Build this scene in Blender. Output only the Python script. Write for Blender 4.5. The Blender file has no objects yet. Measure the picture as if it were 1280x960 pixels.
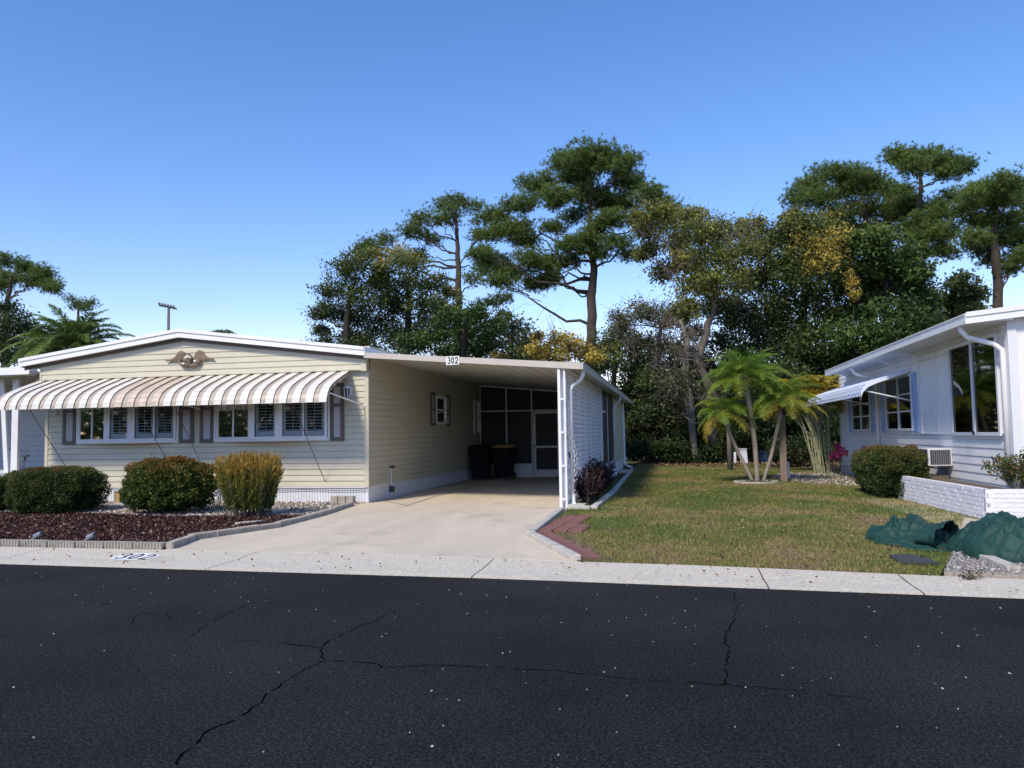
import bpy, math, random
import numpy as np
from mathutils import Vector, Matrix
rng = np.random.default_rng(7)
random.seed(7)
C = bpy.context.scene.collection
R = math.radians

# ------------------------------------------------------------------ camera maths (metres, z up, y into the depth)
F, CX, CY, H = 990., 640., 480., 1.4
def _ray(u, v): return np.array([(u-CX)/F, (v-CY)/F, 1.])
_Y = _ray(841, 541); _Y /= np.linalg.norm(_Y)
_Z = np.cross(_ray(841, 541), _ray(941, 539.5)); _Z /= np.linalg.norm(_Z)
if _Z[1] > 0: _Z = -_Z
_X = np.cross(_Y, _Z); _X /= np.linalg.norm(_X)
if _X[0] < 0: _X = -_X
_C = np.array([0, 0, H])
def _d(u, v):
    r = _ray(u, v); return np.array([r@_X, r@_Y, r@_Z])
def G(u, v, z=0.): r = _d(u, v); return _C+r*((z-H)/r[2])
def PY(u, v, y): r = _d(u, v); return _C+r*(y/r[1])
def PX(u, v, x): r = _d(u, v); return _C+r*(x/r[0])

# ------------------------------------------------------------------ materials
def newmat(name):
    m = bpy.data.materials.new(name); m.use_nodes = True
    nt = m.node_tree; nt.nodes.clear()
    out = nt.nodes.new('ShaderNodeOutputMaterial')
    return m, nt, out
def N(nt, t, **kw):
    n = nt.nodes.new('ShaderNode'+t)
    for k, v in kw.items():
        if k in n.inputs: n.inputs[k].default_value = v
        else: setattr(n, k, v)
    return n
def rgba(c): return (c[0], c[1], c[2], 1)
def ramp(nt, stops, interp='LINEAR'):
    r = nt.nodes.new('ShaderNodeValToRGB'); cr = r.color_ramp; cr.interpolation = interp
    while len(cr.elements) < len(stops): cr.elements.new(0.5)
    for e, (p, c) in zip(cr.elements, stops): e.position = p; e.color = rgba(c) if len(c) == 3 else c
    return r
def mat(name, col, rough=.6, var=.12, scale=3., bump=0., bscale=60., metal=0., spec=.5, col2=None, stretch=None, stain=None):
    m, nt, out = newmat(name)
    b = N(nt, 'BsdfPrincipled', Roughness=rough, Metallic=metal)
    b.inputs['Specular IOR Level'].default_value = spec
    tc = N(nt, 'TexCoord'); mp = N(nt, 'Mapping')
    if stretch: mp.inputs['Scale'].default_value = stretch
    nt.links.new(tc.outputs['Object'], mp.inputs['Vector'])
    nz = N(nt, 'TexNoise', Scale=scale, Detail=8., Roughness=.62)
    nt.links.new(mp.outputs[0], nz.inputs['Vector'])
    c = np.array(col); c2 = np.array(col2) if col2 is not None else c*(1+var)
    r = ramp(nt, [(.3, tuple(c*(1-var))), (.7, tuple(c2))])
    nt.links.new(nz.outputs['Fac'], r.inputs[0])
    src = r.outputs[0]
    if stain:
        n2 = N(nt, 'TexNoise', Scale=stain[1], Detail=6., Roughness=.7)
        nt.links.new(tc.outputs['Object'], n2.inputs['Vector'])
        r2 = ramp(nt, [(stain[2], (0, 0, 0)), (stain[2]+.2, (1, 1, 1))])
        nt.links.new(n2.outputs['Fac'], r2.inputs[0])
        mx = N(nt, 'MixRGB'); nt.links.new(r2.outputs[0], mx.inputs[0])
        nt.links.new(src, mx.inputs[1]); mx.inputs[2].default_value = rgba(stain[0]); src = mx.outputs[0]
    nt.links.new(src, b.inputs['Base Color'])
    if bump:
        nb = N(nt, 'TexNoise', Scale=bscale, Detail=6.)
        nt.links.new(tc.outputs['Object'], nb.inputs['Vector'])
        bp = N(nt, 'Bump', Strength=bump, Distance=.02)
        nt.links.new(nb.outputs['Fac'], bp.inputs['Height']); nt.links.new(bp.outputs[0], b.inputs['Normal'])
    nt.links.new(b.outputs[0], out.inputs[0])
    return m
def leafmat(name, stops, trans=.3, rough=.55, nvar=.0, spec=.3):
    m, nt, out = newmat(name)
    at = N(nt, 'Attribute', attribute_name='tint')
    r = ramp(nt, stops); nt.links.new(at.outputs['Fac'], r.inputs[0])
    b = N(nt, 'BsdfPrincipled', Roughness=rough); b.inputs['Specular IOR Level'].default_value = spec
    t = N(nt, 'BsdfTranslucent'); mx = N(nt, 'MixShader'); mx.inputs[0].default_value = trans
    nt.links.new(r.outputs[0], b.inputs['Base Color']); nt.links.new(r.outputs[0], t.inputs['Color'])
    nt.links.new(b.outputs[0], mx.inputs[1]); nt.links.new(t.outputs[0], mx.inputs[2])
    nt.links.new(mx.outputs[0], out.inputs[0])
    return m
def glassmat(name, tint=(.55, .6, .62), refl=1.0):
    m, nt, out = newmat(name)
    g = N(nt, 'BsdfGlossy', Roughness=.03); g.inputs[0].default_value = (.9, .92, .95, 1)
    t = N(nt, 'BsdfTransparent'); t.inputs[0].default_value = rgba(tint)
    fr = N(nt, 'Fresnel', IOR=1.38+.25*refl)
    tc = N(nt, 'TexCoord'); nz = N(nt, 'TexNoise', Scale=1.3, Detail=1.)
    bp = N(nt, 'Bump', Strength=.08, Distance=.02)
    nt.links.new(tc.outputs['Object'], nz.inputs['Vector']); nt.links.new(nz.outputs['Fac'], bp.inputs['Height'])
    nt.links.new(bp.outputs[0], g.inputs['Normal'])
    mx = N(nt, 'MixShader')
    nt.links.new(fr.outputs[0], mx.inputs[0]); nt.links.new(t.outputs[0], mx.inputs[1]); nt.links.new(g.outputs[0], mx.inputs[2])
    nt.links.new(mx.outputs[0], out.inputs[0])
    return m

M = {}
M['siding'] = mat('cream_siding', (.55, .52, .40), .5, .05, 1.2, .05, 40, stain=((.46, .43, .33), .8, .58))
M['siding_grey'] = mat('grey_siding', (.50, .53, .60), .5, .05, 1.5)
M['white'] = mat('white_paint', (.72, .73, .75), .45, .06, 2., stain=((.55, .55, .52), 1.1, .66))
M['white2'] = mat('white_metal', (.80, .80, .80), .4, .05, 2., stain=((.62, .61, .57), 2.5, .62))
M['whitewall'] = mat('white_wall', (.82, .80, .77), .5, .05, 1.4, stain=((.66, .64, .60), .8, .62))
M['skirt'] = mat('white_skirt', (.70, .72, .76), .5, .06, 3., stain=((.45, .43, .38), 2.2, .60))
M['fascia'] = mat('tan_fascia', (.50, .46, .40), .5, .08, 2.)
M['ceiling'] = mat('carport_ceiling', (.46, .45, .41), .6, .05, 2.)
M['roof'] = mat('roof_shingle', (.40, .38, .36), .8, .2, 8., .3, 60)
M['trim'] = mat('brown_trim', (.115, .095, .08), .5, .12, 6.)
M['dark'] = mat('dark_interior', (.012, .012, .014), .6, .2, 2.)
M['screen'] = mat('insect_screen', (.013, .014, .016), .55, .3, 3.)
M['glass'] = glassmat('window_glass', (.86, .90, .92), .3)
M['glass_dark'] = glassmat('dark_glass', (.10, .11, .12), .8)
M['louvre'] = mat('louvre_white', (.74, .73, .72), .5, .05, 4.)
M['shut_in'] = mat('shutter_panel', (.48, .47, .50), .5, .05, 4.)
M['aw_white'] = mat('awning_white', (.70, .68, .62), .4, .06, 5., stain=((.55, .50, .43), 2.2, .64), stretch=(4, 1, 1))
M['aw_tan'] = mat('awning_tan', (.41, .355, .29), .45, .10, 6., stretch=(4, 1, 1))
M['aw_rust'] = mat('awning_rust', (.56, .46, .36), .5, .2, 4., stretch=(4, 1, 1))
M['aw_blue'] = mat('awning_blue', (.36, .48, .72), .45, .08, 4.)
M['aw_pale'] = mat('awning_pale', (.70, .76, .88), .4, .06, 4.)
M['iron'] = mat('dark_rod', (.06, .055, .05), .5, .2, 8.)
M['eagle'] = mat('weathered_bronze', (.20, .145, .10), .6, .35, 14., .4, 60)
M['eagle_w'] = mat('eagle_white', (.72, .70, .66), .6, .08, 20.)
M['sign_w'] = mat('sign_white', (.80, .80, .80), .5, .03, 5.)
M['black'] = mat('black_paint', (.02, .02, .022), .5, .1, 5.)
M['bin'] = mat('bin_plastic', (.007, .008, .010), .6, .15, 6., spec=.2)
M['bin_lid'] = mat('bin_lid_edge', (.45, .30, .10), .5, .12, 6.)
M['lampglass'] = mat('lamp_glass', (.10, .12, .13), .2, .05, 6.)
M['conc'] = mat('driveway_concrete', (.59, .51, .395), .75, .11, 1.1, .15, 120, stretch=(1.6, .35, 1), stain=((.42, .36, .285), .8, .54))
M['curbc'] = mat('gutter_concrete', (.60, .55, .45), .85, .30, 38., .6, 120, stain=((.43, .40, .33), 1.6, .56))
M['kerbw'] = mat('kerb_white', (.50, .47, .41), .8, .18, 9., .4, 60, stain=((.22, .20, .16), 5., .54))
M['edging'] = mat('edging_block', (.36, .33, .285), .85, .22, 9., .5, 70, stain=((.20, .19, .16), 6., .58))
M['brick'] = mat('red_brick', (.20, .095, .080), .85, .25, 9., .5, 60, stain=((.28, .20, .165), 5., .58))
M['path'] = mat('path_concrete', (.50, .43, .32), .8, .10, 3., .2, 80)
M['pbrick'] = mat('white_brick', (.78, .77, .80), .65, .06, 7., .5, 40, stain=((.60, .57, .55), 5., .62))
M['soil'] = mat('soil', (.13, .10, .075), .95, .4, 20., .8, 60)
M['mulch'] = mat('mulch_base', (.045, .019, .016), .95, .4, 30., .9, 60)
M['gravelb'] = mat('gravel_base', (.42, .37, .31), .95, .3, 40., .8, 90)
M['bag'] = mat('green_tarp', (.006, .046, .036), .68, .22, 5., .35, 14, stain=((.02, .07, .06), 3., .58))
M['bagdark'] = mat('green_tarp_inside', (.010, .030, .028), .6, .2, 6.)
M['patch'] = mat('dark_mat', (.045, .05, .05), .8, .2, 10.)
M['wood'] = mat('weathered_wood', (.20, .155, .115), .85, .25, 5., .5, 40, stretch=(6, 6, .6))
M['bark'] = mat('tree_bark', (.060, .046, .038), .9, .35, 6., .8, 18, stretch=(3, 3, .8))
M['barkg'] = mat('grey_bark', (.17, .145, .12), .9, .3, 6., .7, 18, stretch=(3, 3, .8))
M['palmbark'] = mat('palm_bark', (.27, .235, .185), .9, .3, 10., .8, 30, stretch=(1, 1, 5))
M['barkd'] = mat('dark_bark', (.028, .022, .018), .9, .3, 6., .6, 18)
M['twig'] = mat('twig_grey', (.12, .10, .088), .9, .25, 6.)
M['cane'] = mat('areca_cane', (.26, .27, .16), .6, .5, 5., stretch=(2, 2, 1.5))
M['boot'] = mat('palm_boots', (.045, .032, .022), .9, .3, 9.)
M['acw'] = mat('ac_casing', (.62, .62, .63), .5, .05, 5.)
M['acg'] = mat('ac_grille', (.13, .135, .15), .5, .15, 8.)
M['stone'] = mat('grey_block', (.45, .46, .47), .8, .1, 9., .3, 60)
M['ochre'] = mat('ochre_panel', (.42, .29, .12), .7, .15, 9.)
M['bluetub'] = mat('blue_tub', (.16, .24, .42), .5, .1, 5.)
M['pole'] = mat('pole_grey', (.16, .16, .17), .6, .1, 5.)

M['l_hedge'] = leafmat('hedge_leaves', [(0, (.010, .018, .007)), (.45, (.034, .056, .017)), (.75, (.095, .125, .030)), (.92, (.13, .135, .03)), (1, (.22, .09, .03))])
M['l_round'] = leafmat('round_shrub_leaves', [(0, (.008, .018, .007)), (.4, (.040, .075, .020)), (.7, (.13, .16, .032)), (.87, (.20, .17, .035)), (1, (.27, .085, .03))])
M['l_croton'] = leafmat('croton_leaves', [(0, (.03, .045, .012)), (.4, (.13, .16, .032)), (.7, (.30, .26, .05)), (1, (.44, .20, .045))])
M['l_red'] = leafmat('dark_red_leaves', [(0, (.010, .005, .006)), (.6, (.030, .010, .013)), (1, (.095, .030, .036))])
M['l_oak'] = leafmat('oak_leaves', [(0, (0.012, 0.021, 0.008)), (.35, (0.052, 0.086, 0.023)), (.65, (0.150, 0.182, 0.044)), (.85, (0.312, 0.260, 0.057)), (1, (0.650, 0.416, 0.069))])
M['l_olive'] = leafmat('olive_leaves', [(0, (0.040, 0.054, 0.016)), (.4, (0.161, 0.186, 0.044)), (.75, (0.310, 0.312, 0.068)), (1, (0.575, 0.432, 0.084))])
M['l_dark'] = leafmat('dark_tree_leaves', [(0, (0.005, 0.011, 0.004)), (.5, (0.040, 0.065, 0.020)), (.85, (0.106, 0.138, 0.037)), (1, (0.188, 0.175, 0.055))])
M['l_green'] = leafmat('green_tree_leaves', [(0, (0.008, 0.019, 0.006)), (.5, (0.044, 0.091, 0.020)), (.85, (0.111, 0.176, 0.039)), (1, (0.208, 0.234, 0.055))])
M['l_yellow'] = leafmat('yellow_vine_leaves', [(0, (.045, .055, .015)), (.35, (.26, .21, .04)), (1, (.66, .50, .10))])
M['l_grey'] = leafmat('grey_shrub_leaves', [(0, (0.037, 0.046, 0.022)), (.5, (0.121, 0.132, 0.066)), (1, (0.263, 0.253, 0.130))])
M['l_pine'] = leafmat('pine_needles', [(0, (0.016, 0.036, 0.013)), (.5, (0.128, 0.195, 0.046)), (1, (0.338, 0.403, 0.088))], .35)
M['l_palm'] = leafmat('palm_fronds', [(0, (.035, .085, .010)), (.45, (.13, .25, .024)), (.8, (.25, .33, .035)), (1, (.42, .33, .04))], .4)
M['l_areca'] = leafmat('areca_fronds', [(0, (.05, .09, .015)), (.5, (.22, .22, .03)), (1, (.55, .38, .03))], .35)
M['l_phoenix'] = leafmat('date_palm_fronds', [(0, (0.024, 0.046, 0.013)), (.5, (0.102, 0.169, 0.039)), (1, (0.240, 0.312, 0.066))], .35)
M['l_pink'] = leafmat('pink_petals', [(0, (.45, .02, .12)), (1, (.80, .06, .30))], .3)
M['chip'] = leafmat('mulch_chips', [(0, (.010, .004, .004)), (.6, (.060, .021, .018)), (.9, (.14, .060, .045)), (1, (.40, .30, .22))], 0., .8)
M['grav'] = leafmat('gravel_stones', [(0, (.13, .105, .08)), (.5, (.42, .37, .31)), (1, (.75, .70, .64))], 0., .8)
M['gravg'] = leafmat('grey_gravel_stones', [(0, (.08, .075, .075)), (.5, (.32, .30, .29)), (1, (.66, .64, .62))], 0., .8)
M['litter'] = leafmat('dry_leaves', [(0, (.06, .03, .018)), (.5, (.17, .09, .045)), (1, (.36, .26, .14))], .1, .7)
M['peb'] = leafmat('road_pebbles', [(0, (.16, .15, .14)), (1, (.62, .60, .56))], 0., .8)

# lawn colour shared by soil sheet and blades: patches of green, yellow and brown
def lawn_nodes(nt, dark=1.):
    tc = N(nt, 'TexCoord')
    a = N(nt, 'TexNoise', Scale=.42, Detail=6., Roughness=.7); b = N(nt, 'TexNoise', Scale=7., Detail=5., Roughness=.7)
    nt.links.new(tc.outputs['Object'], a.inputs['Vector']); nt.links.new(tc.outputs['Object'], b.inputs['Vector'])
    mx = N(nt, 'MixRGB'); mx.inputs[0].default_value = .28
    nt.links.new(a.outputs['Fac'], mx.inputs[1]); nt.links.new(b.outputs['Fac'], mx.inputs[2])
    r = ramp(nt, [(.42, (.074*dark, .112*dark, .028*dark)), (.49, (.125*dark, .135*dark, .040*dark)), (.54, (.20*dark, .168*dark, .066*dark)), (.59, (.205*dark, .150*dark, .095*dark))])
    nt.links.new(mx.outputs[0], r.inputs[0]); return r
def mk_lawn(name, dark, blade):
    m, nt, out = newmat(name); r = lawn_nodes(nt, dark)
    b = N(nt, 'BsdfPrincipled', Roughness=.85); b.inputs['Specular IOR Level'].default_value = .15
    src = r.outputs[0]
    if blade:
        at = N(nt, 'Attribute', attribute_name='tint'); hs = N(nt, 'HueSaturation')
        mr = N(nt, 'MapRange'); mr.inputs['To Min'].default_value = .55; mr.inputs['To Max'].default_value = 1.55
        nt.links.new(at.outputs['Fac'], mr.inputs['Value']); nt.links.new(mr.outputs[0], hs.inputs['Value'])
        nt.links.new(src, hs.inputs['Color']); src = hs.outputs[0]
    nt.links.new(src, b.inputs['Base Color']); nt.links.new(b.outputs[0], out.inputs[0]); return m
M['lawn'] = mk_lawn('lawn_soil', .95, False); M['blade'] = mk_lawn('grass_blades', 1.17, True)
M['ground'] = mat('ground_far', (.055, .060, .028), .95, .3, .6)

def mk_road():
    m, nt, out = newmat('asphalt')
    tc = N(nt, 'TexCoord'); b = N(nt, 'BsdfPrincipled', Roughness=.85); b.inputs['Specular IOR Level'].default_value = .12
    fine = N(nt, 'TexNoise', Scale=62., Detail=5., Roughness=.85); big = N(nt, 'TexNoise', Scale=.45, Detail=5., Roughness=.6)
    vo = N(nt, 'TexVoronoi', Scale=70.)
    for n in (fine, big, vo): nt.links.new(tc.outputs['Object'], n.inputs['Vector'])
    r = ramp(nt, [(.38, (.0035, .0036, .0040)), (.5, (.0150, .0151, .0160)), (.64, (.072, .071, .070))])
    nt.links.new(fine.outputs['Fac'], r.inputs[0])
    r2 = ramp(nt, [(.3, (.62, .62, .62)), (.7, (1.35, 1.35, 1.35))]); nt.links.new(big.outputs['Fac'], r2.inputs[0])
    mu = N(nt, 'MixRGB', blend_type='MULTIPLY'); mu.inputs[0].default_value = 1
    nt.links.new(r.outputs[0], mu.inputs[1]); nt.links.new(r2.outputs[0], mu.inputs[2])
    nt.links.new(mu.outputs[0], b.inputs['Base Color'])
    bn = N(nt, 'TexNoise', Scale=130., Detail=4., Roughness=.8); nt.links.new(tc.outputs['Object'], bn.inputs['Vector'])
    bp = N(nt, 'Bump', Strength=.8, Distance=.012); nt.links.new(bn.outputs['Fac'], bp.inputs['Height'])
    nt.links.new(bp.outputs[0], b.inputs['Normal']); nt.links.new(b.outputs[0], out.inputs[0]); return m
M['road'] = mk_road()
M['crack'] = mat('crack_dark', (.0025, .0025, .003), 1., .2, 10., spec=0.)

# ------------------------------------------------------------------ mesh building
ORG = {}
def tag(o, label=None, cat=None, group=None, kind=None):
    if label: o['label'] = label
    if cat: o['category'] = cat
    if group: o['group'] = group
    if kind: o['kind'] = kind
    return o
def thing(name, label, cat, loc, group=None):
    o = bpy.data.objects.new(name, None); C.objects.link(o); o.location = loc; o.empty_display_size = .2
    ORG[o] = np.array(loc, float); return tag(o, label, cat, group)
def link(name, me, parent, origin):
    o = bpy.data.objects.new(name, me); C.objects.link(o)
    ORG[o] = origin
    if parent is not None: o.parent = parent
    else: o.location = origin
    return o
class MB:
    def __init__(s): s.v = []; s.f = []; s.m = []
    def add(s, vs, fs, m=0):
        k = len(s.v); s.v += [tuple(float(c) for c in p) for p in vs]; s.f += [tuple(i+k for i in f) for f in fs]; s.m += [m]*len(fs); return s
    def box(s, x0, x1, y0, y1, z0, z1, m=0):
        return s.hexa([(x0, y0, z0), (x1, y0, z0), (x1, y1, z0), (x0, y1, z0), (x0, y0, z1), (x1, y0, z1), (x1, y1, z1), (x0, y1, z1)], m)
    def hexa(s, p, m=0):
        return s.add(p, [(0, 3, 2, 1), (4, 5, 6, 7), (0, 1, 5, 4), (1, 2, 6, 5), (2, 3, 7, 6), (3, 0, 4, 7)], m)
    def bar(s, a, b, w, t, m=0, up=(0, 0, 1)):
        a = Vector(a); b = Vector(b); d = (b-a).normalized(); u = Vector(up)
        if abs(d.dot(u)) > .98: u = Vector((0, 1, 0))
        r = d.cross(u).normalized(); q = r.cross(d).normalized(); r *= w/2; q *= t/2
        return s.hexa([a-r-q, a+r-q, b+r-q, b-r-q, a-r+q, a+r+q, b+r+q, b-r+q], m)
    def tube(s, pts, rad, seg=8, m=0, cap=True):
        pts = [Vector(p) for p in pts]; n = len(pts)
        if not hasattr(rad, '__len__'): rad = [rad]*n
        vs = []; fs = []
        t0 = (pts[1]-pts[0]).normalized(); ref = Vector((0, 0, 1)) if abs(t0.z) < .9 else Vector((0, 1, 0))
        r = t0.cross(ref).normalized()
        for i, p in enumerate(pts):
            t = (pts[min(i+1, n-1)]-pts[max(i-1, 0)]).normalized()
            r = (r-t*r.dot(t)).normalized(); q = t.cross(r)
            for k in range(seg):
                a = 2*math.pi*k/seg; vs.append(p+(r*math.cos(a)+q*math.sin(a))*rad[i])
        for i in range(n-1):
            for k in range(seg):
                fs.append((i*seg+k, i*seg+(k+1) % seg, (i+1)*seg+(k+1) % seg, (i+1)*seg+k))
        if cap: fs += [tuple(range(seg))[::-1], tuple((n-1)*seg+k for k in range(seg))]
        return s.add(vs, fs, m)
    def prism(s, poly, off, m=0):      # polygon (3d pts) extruded by vector off
        n = len(poly); off = np.array(off, float); a = [np.array(p, float) for p in poly]
        fs = [tuple(range(n))[::-1], tuple(range(n, 2*n))]+[(i, (i+1) % n, n+(i+1) % n, n+i) for i in range(n)]
        return s.add(a+[p+off for p in a], fs, m)
    def build(s, name, mats, parent=None, smooth=False, bevel=0):
        if not isinstance(mats, (list, tuple)): mats = [mats]
        v = np.array(s.v)
        if parent is not None: org = ORG[parent]
        else: org = np.array([(v[:, 0].min()+v[:, 0].max())/2, (v[:, 1].min()+v[:, 1].max())/2, v[:, 2].min()])
        me = bpy.data.meshes.new(name); me.from_pydata([tuple(p) for p in v-org], [], s.f)
        for m in mats: me.materials.append(m)
        me.polygons.foreach_set('material_index', s.m)
        if smooth: me.polygons.foreach_set('use_smooth', [True]*len(s.f))
        me.update()
        o = link(name, me, parent, org)
        if bevel:
            b = o.modifiers.new('bevel', 'BEVEL'); b.width = bevel; b.segments = 2; b.limit_method = 'ANGLE'; b.angle_limit = R(40)
        return o
def struct(name, mb, m, **kw): return tag(mb.build(name, m, **kw), kind='structure')
def rawmesh(name, V, nper, tint, m, parent=None, smooth=False, origin=None):
    V = np.asarray(V, float).reshape(-1, 3); n = len(V)//nper
    if parent is not None: org = ORG[parent]
    elif origin is not None: org = np.array(origin, float)
    else: org = np.array([(V[:, 0].min()+V[:, 0].max())/2, (V[:, 1].min()+V[:, 1].max())/2, V[:, 2].min()])
    me = bpy.data.meshes.new(name); me.vertices.add(len(V)); me.vertices.foreach_set('co', (V-org).ravel())
    me.loops.add(len(V)); me.loops.foreach_set('vertex_index', np.arange(len(V), dtype=np.int32))
    me.polygons.add(n); me.polygons.foreach_set('loop_start', np.arange(0, len(V), nper, dtype=np.int32))
    me.update(calc_edges=True)
    a = me.attributes.new('tint', 'FLOAT', 'FACE'); a.data.foreach_set('value', np.clip(tint, 0, 1).astype(np.float32))
    me.materials.append(m)
    return link(name, me, parent, org)
def unit(a): return a/np.maximum(np.linalg.norm(a, axis=-1, keepdims=True), 1e-9)
def leaves(P, L, W, D=None, up=.3):        # rhombus leaf per point
    n = len(P); L = np.broadcast_to(L, n)[:, None]; W = np.broadcast_to(W, n)[:, None]
    if D is None: D = unit(rng.normal(size=(n, 3))+np.array([0, 0, -.15]))
    nr = unit(rng.normal(size=(n, 3))+np.array([0, 0, up])); S = unit(np.cross(D, nr))
    fold = unit(np.cross(S, D))
    v = np.stack([P, P+D*L*.45+S*W/2+fold*W*.12, P+D*L, P+D*L*.45-S*W/2+fold*W*.12], 1)
    return v
def needles(P, L, W, n, upb=.5):
    k = len(P); D = unit(rng.normal(size=(k, n, 3))+np.array([0, 0, upb]))
    S = unit(np.cross(D, rng.normal(size=(k, n, 3)))); Ln = L*rng.uniform(.6, 1.1, (k, n, 1))
    p = P[:, None, :]
    return np.stack([p-S*W/2+0*D, p+S*W/2, p+D*Ln], 2).reshape(-1, 3)

def lap(mb, o, ux, nr, a0, a1, z0, z1, step=.125, lip=.016, top=None, m=0):
    """overlapping horizontal boards on a wall: origin o, direction ux, outward normal nr"""
    ux = np.array(ux, float); nr = np.array(nr, float); o = np.array(o, float)
    cols = [a0, a1] if top is None else list(np.linspace(a0, a1, 41))
    z = z0
    while z < z1-1e-4:
        zt = min(z+step, z1)
        for i in range(len(cols)-1):
            p, q = cols[i], cols[i+1]
            tp, tq = (zt, zt) if top is None else (min(zt, top(p)), min(zt, top(q)))
            if tp <= z+.002 and tq <= z+.002: continue
            tp = max(tp, z+.002); tq = max(tq, z+.002)
            b = z+.009
            P = lambda a, n, zz: o+ux*a+nr*n+np.array([0, 0, zz])
            mb.add([P(p, lip, b), P(q, lip, b), P(q, .003, tq), P(p, .003, tp), P(p, 0, b), P(q, 0, b), P(q, lip, b+.02), P(p, lip, b+.02)],
                   [(7, 6, 2, 3), (4, 5, 1, 0), (0, 1, 6, 7)], m)
        z = zt
def fbox(mb, fr, a0, a1, n0, n1, z0, z1, m=0):
    o, ux, nr = (np.array(t, float) for t in fr)
    P = lambda a, n, z: o+ux*a+nr*n+np.array([0, 0, z])
    return mb.hexa([P(a0, n0, z0), P(a1, n0, z0), P(a1, n1, z0), P(a0, n1, z0), P(a0, n0, z1), P(a1, n0, z1), P(a1, n1, z1), P(a0, n1, z1)], m)
def frame(mb, fr, a0, a1, n0, n1, z0, z1, w, m=0):
    fbox(mb, fr, a0, a0+w, n0, n1, z0, z1, m); fbox(mb, fr, a1-w, a1, n0, n1, z0, z1, m)
    fbox(mb, fr, a0+w, a1-w, n0, n1, z0, z0+w, m); fbox(mb, fr, a0+w, a1-w, n0, n1, z1-w, z1, m)

# digits as polylines (drawn strokes) in a unit cell
def stroke_digit(ch):
    t = np.linspace
    if ch == '0': return [[(.5+.36*math.cos(a), .5+.48*math.sin(a)) for a in t(0, 2*math.pi, 21)]]
    if ch == '2': return [[(.5+.36*math.cos(a), .68+.30*math.sin(a)) for a in t(math.pi*.95, -.25*math.pi, 11)]+[(.12, .03), (.90, .03)]]
    if ch == '3': return [[(.46+.36*math.cos(a), .75+.23*math.sin(a)) for a in t(math.pi*.85, -math.pi*.5, 11)]+[(.46+.40*math.cos(a), .27+.25*math.sin(a)) for a in t(math.pi*.5, -math.pi*.85, 13)]]
def text302(mb, o, ux, uy, nr, w, h, th, gap=.28, shear=0., raise_=.002):
    o = Vector(o); ux = Vector(ux); uy = Vector(uy); nr = Vector(nr)
    for i, ch in enumerate('302'):
        for pl in stroke_digit(ch):
            pts = [o+ux*((i*(1+gap)+x+shear*y)*w)+uy*(y*h) for x, y in pl]
            for j in range(len(pts)-1):
                d = pts[j+1]-pts[j]
                if d.length < 1e-6: continue
                e = d.normalized()*th*.3; s_ = d.normalized().cross(nr)*th/2
                a, b = pts[j]-e, pts[j+1]+e; k = nr*(raise_+.00015*(j % 5)+.0008*i)
                mb.add([a-s_+k, a+s_+k, b+s_+k, b-s_+k, a-s_, a+s_, b+s_, b-s_], [(0, 1, 2, 3), (0, 1, 5, 4), (1, 2, 6, 5), (2, 3, 7, 6), (3, 0, 4, 7)])
exec_parts = []
# ================================================================== SETTING
def sheet(name, pts, z, m, thick=.0, kind='structure'):
    mb = MB(); P = [(p[0], p[1], z) for p in pts]; n = len(P)
    if thick: mb.prism([(p[0], p[1], z-thick) for p in pts], (0, 0, thick))
    else: mb.add(P, [tuple(range(n))])
    return tag(mb.build(name, m), kind=kind)
tag(MB().box(-400, 400, -400, 700, -.6, -.06).build('ground', M['ground']), kind='structure')
def ext(a, b, k): return (a[0]+(b[0]-a[0])*k, a[1]+(b[1]-a[1])*k)
cf = [G(0, 705), G(640, 724), G(1280, 748.5)]; cbk = [G(0, 686.5), G(224, 691), G(460, 696), G(722, 706), G(880, 711), G(1173, 724.4), G(1280, 729)]
CF = [ext(cf[1], cf[0], 7.)]+[tuple(p[:2]) for p in cf]+[ext(cf[1], cf[2], 8.)]
BKL = ext(cbk[1], cbk[0], 14.); BKR = ext(cbk[5], cbk[6], 40.)
CB = [BKL]+[tuple(p[:2]) for p in cbk]+[BKR]
def interp(poly, x):
    for p, q in zip(poly, poly[1:]):
        if p[0] <= x <= q[0]: t = (x-p[0])/(q[0]-p[0]); return p[1]+(q[1]-p[1])*t
    return poly[0][1] if x < poly[0][0] else poly[-1][1]
sheet('road', [(-60, -25), (60, -25), (60, interp(CF, 60)+.05)]+[(p[0], p[1]+.04) for p in CF[::-1] if abs(p[0]) < 60]+[(-60, interp(CF, -60)+.05)], 0, M['road'], .05)
# concrete valley gutter in slabs with joints
kb = MB(); J = sorted([G(590, 722)[0], G(962, 738)[0], G(1156, 744)[0], G(255, 713)[0]])
J = [J[0]-3*k for k in range(9, 0, -1)]+J+[J[-1]+3*k for k in range(1, 8)]
for a, b in zip(J, J[1:]):
    n = 5; xs = np.linspace(a+.006, b-.006, n)
    for x0, x1 in zip(xs, xs[1:]):
        f0, f1, b0, b1 = interp(CF, x0), interp(CF, x1), interp(CB, x0), interp(CB, x1)
        prof = [(0, .006), (.12, .014), (.45, .012), (.85, .028), (1, .034)]
        for (s0, z0), (s1, z1) in zip(prof, prof[1:]):
            kb.add([(x0, f0+(b0-f0)*s0, z0), (x1, f1+(b1-f1)*s0, z0), (x1, f1+(b1-f1)*s1, z1), (x0, f0+(b0-f0)*s1, z1)], [(0, 1, 2, 3)])
        kb.add([(x0, f0, .006), (x1, f1, .006), (x1, f1, -.05), (x0, f0, -.05)], [(0, 3, 2, 1)])
struct('curb', kb, M['curbc'])
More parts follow.
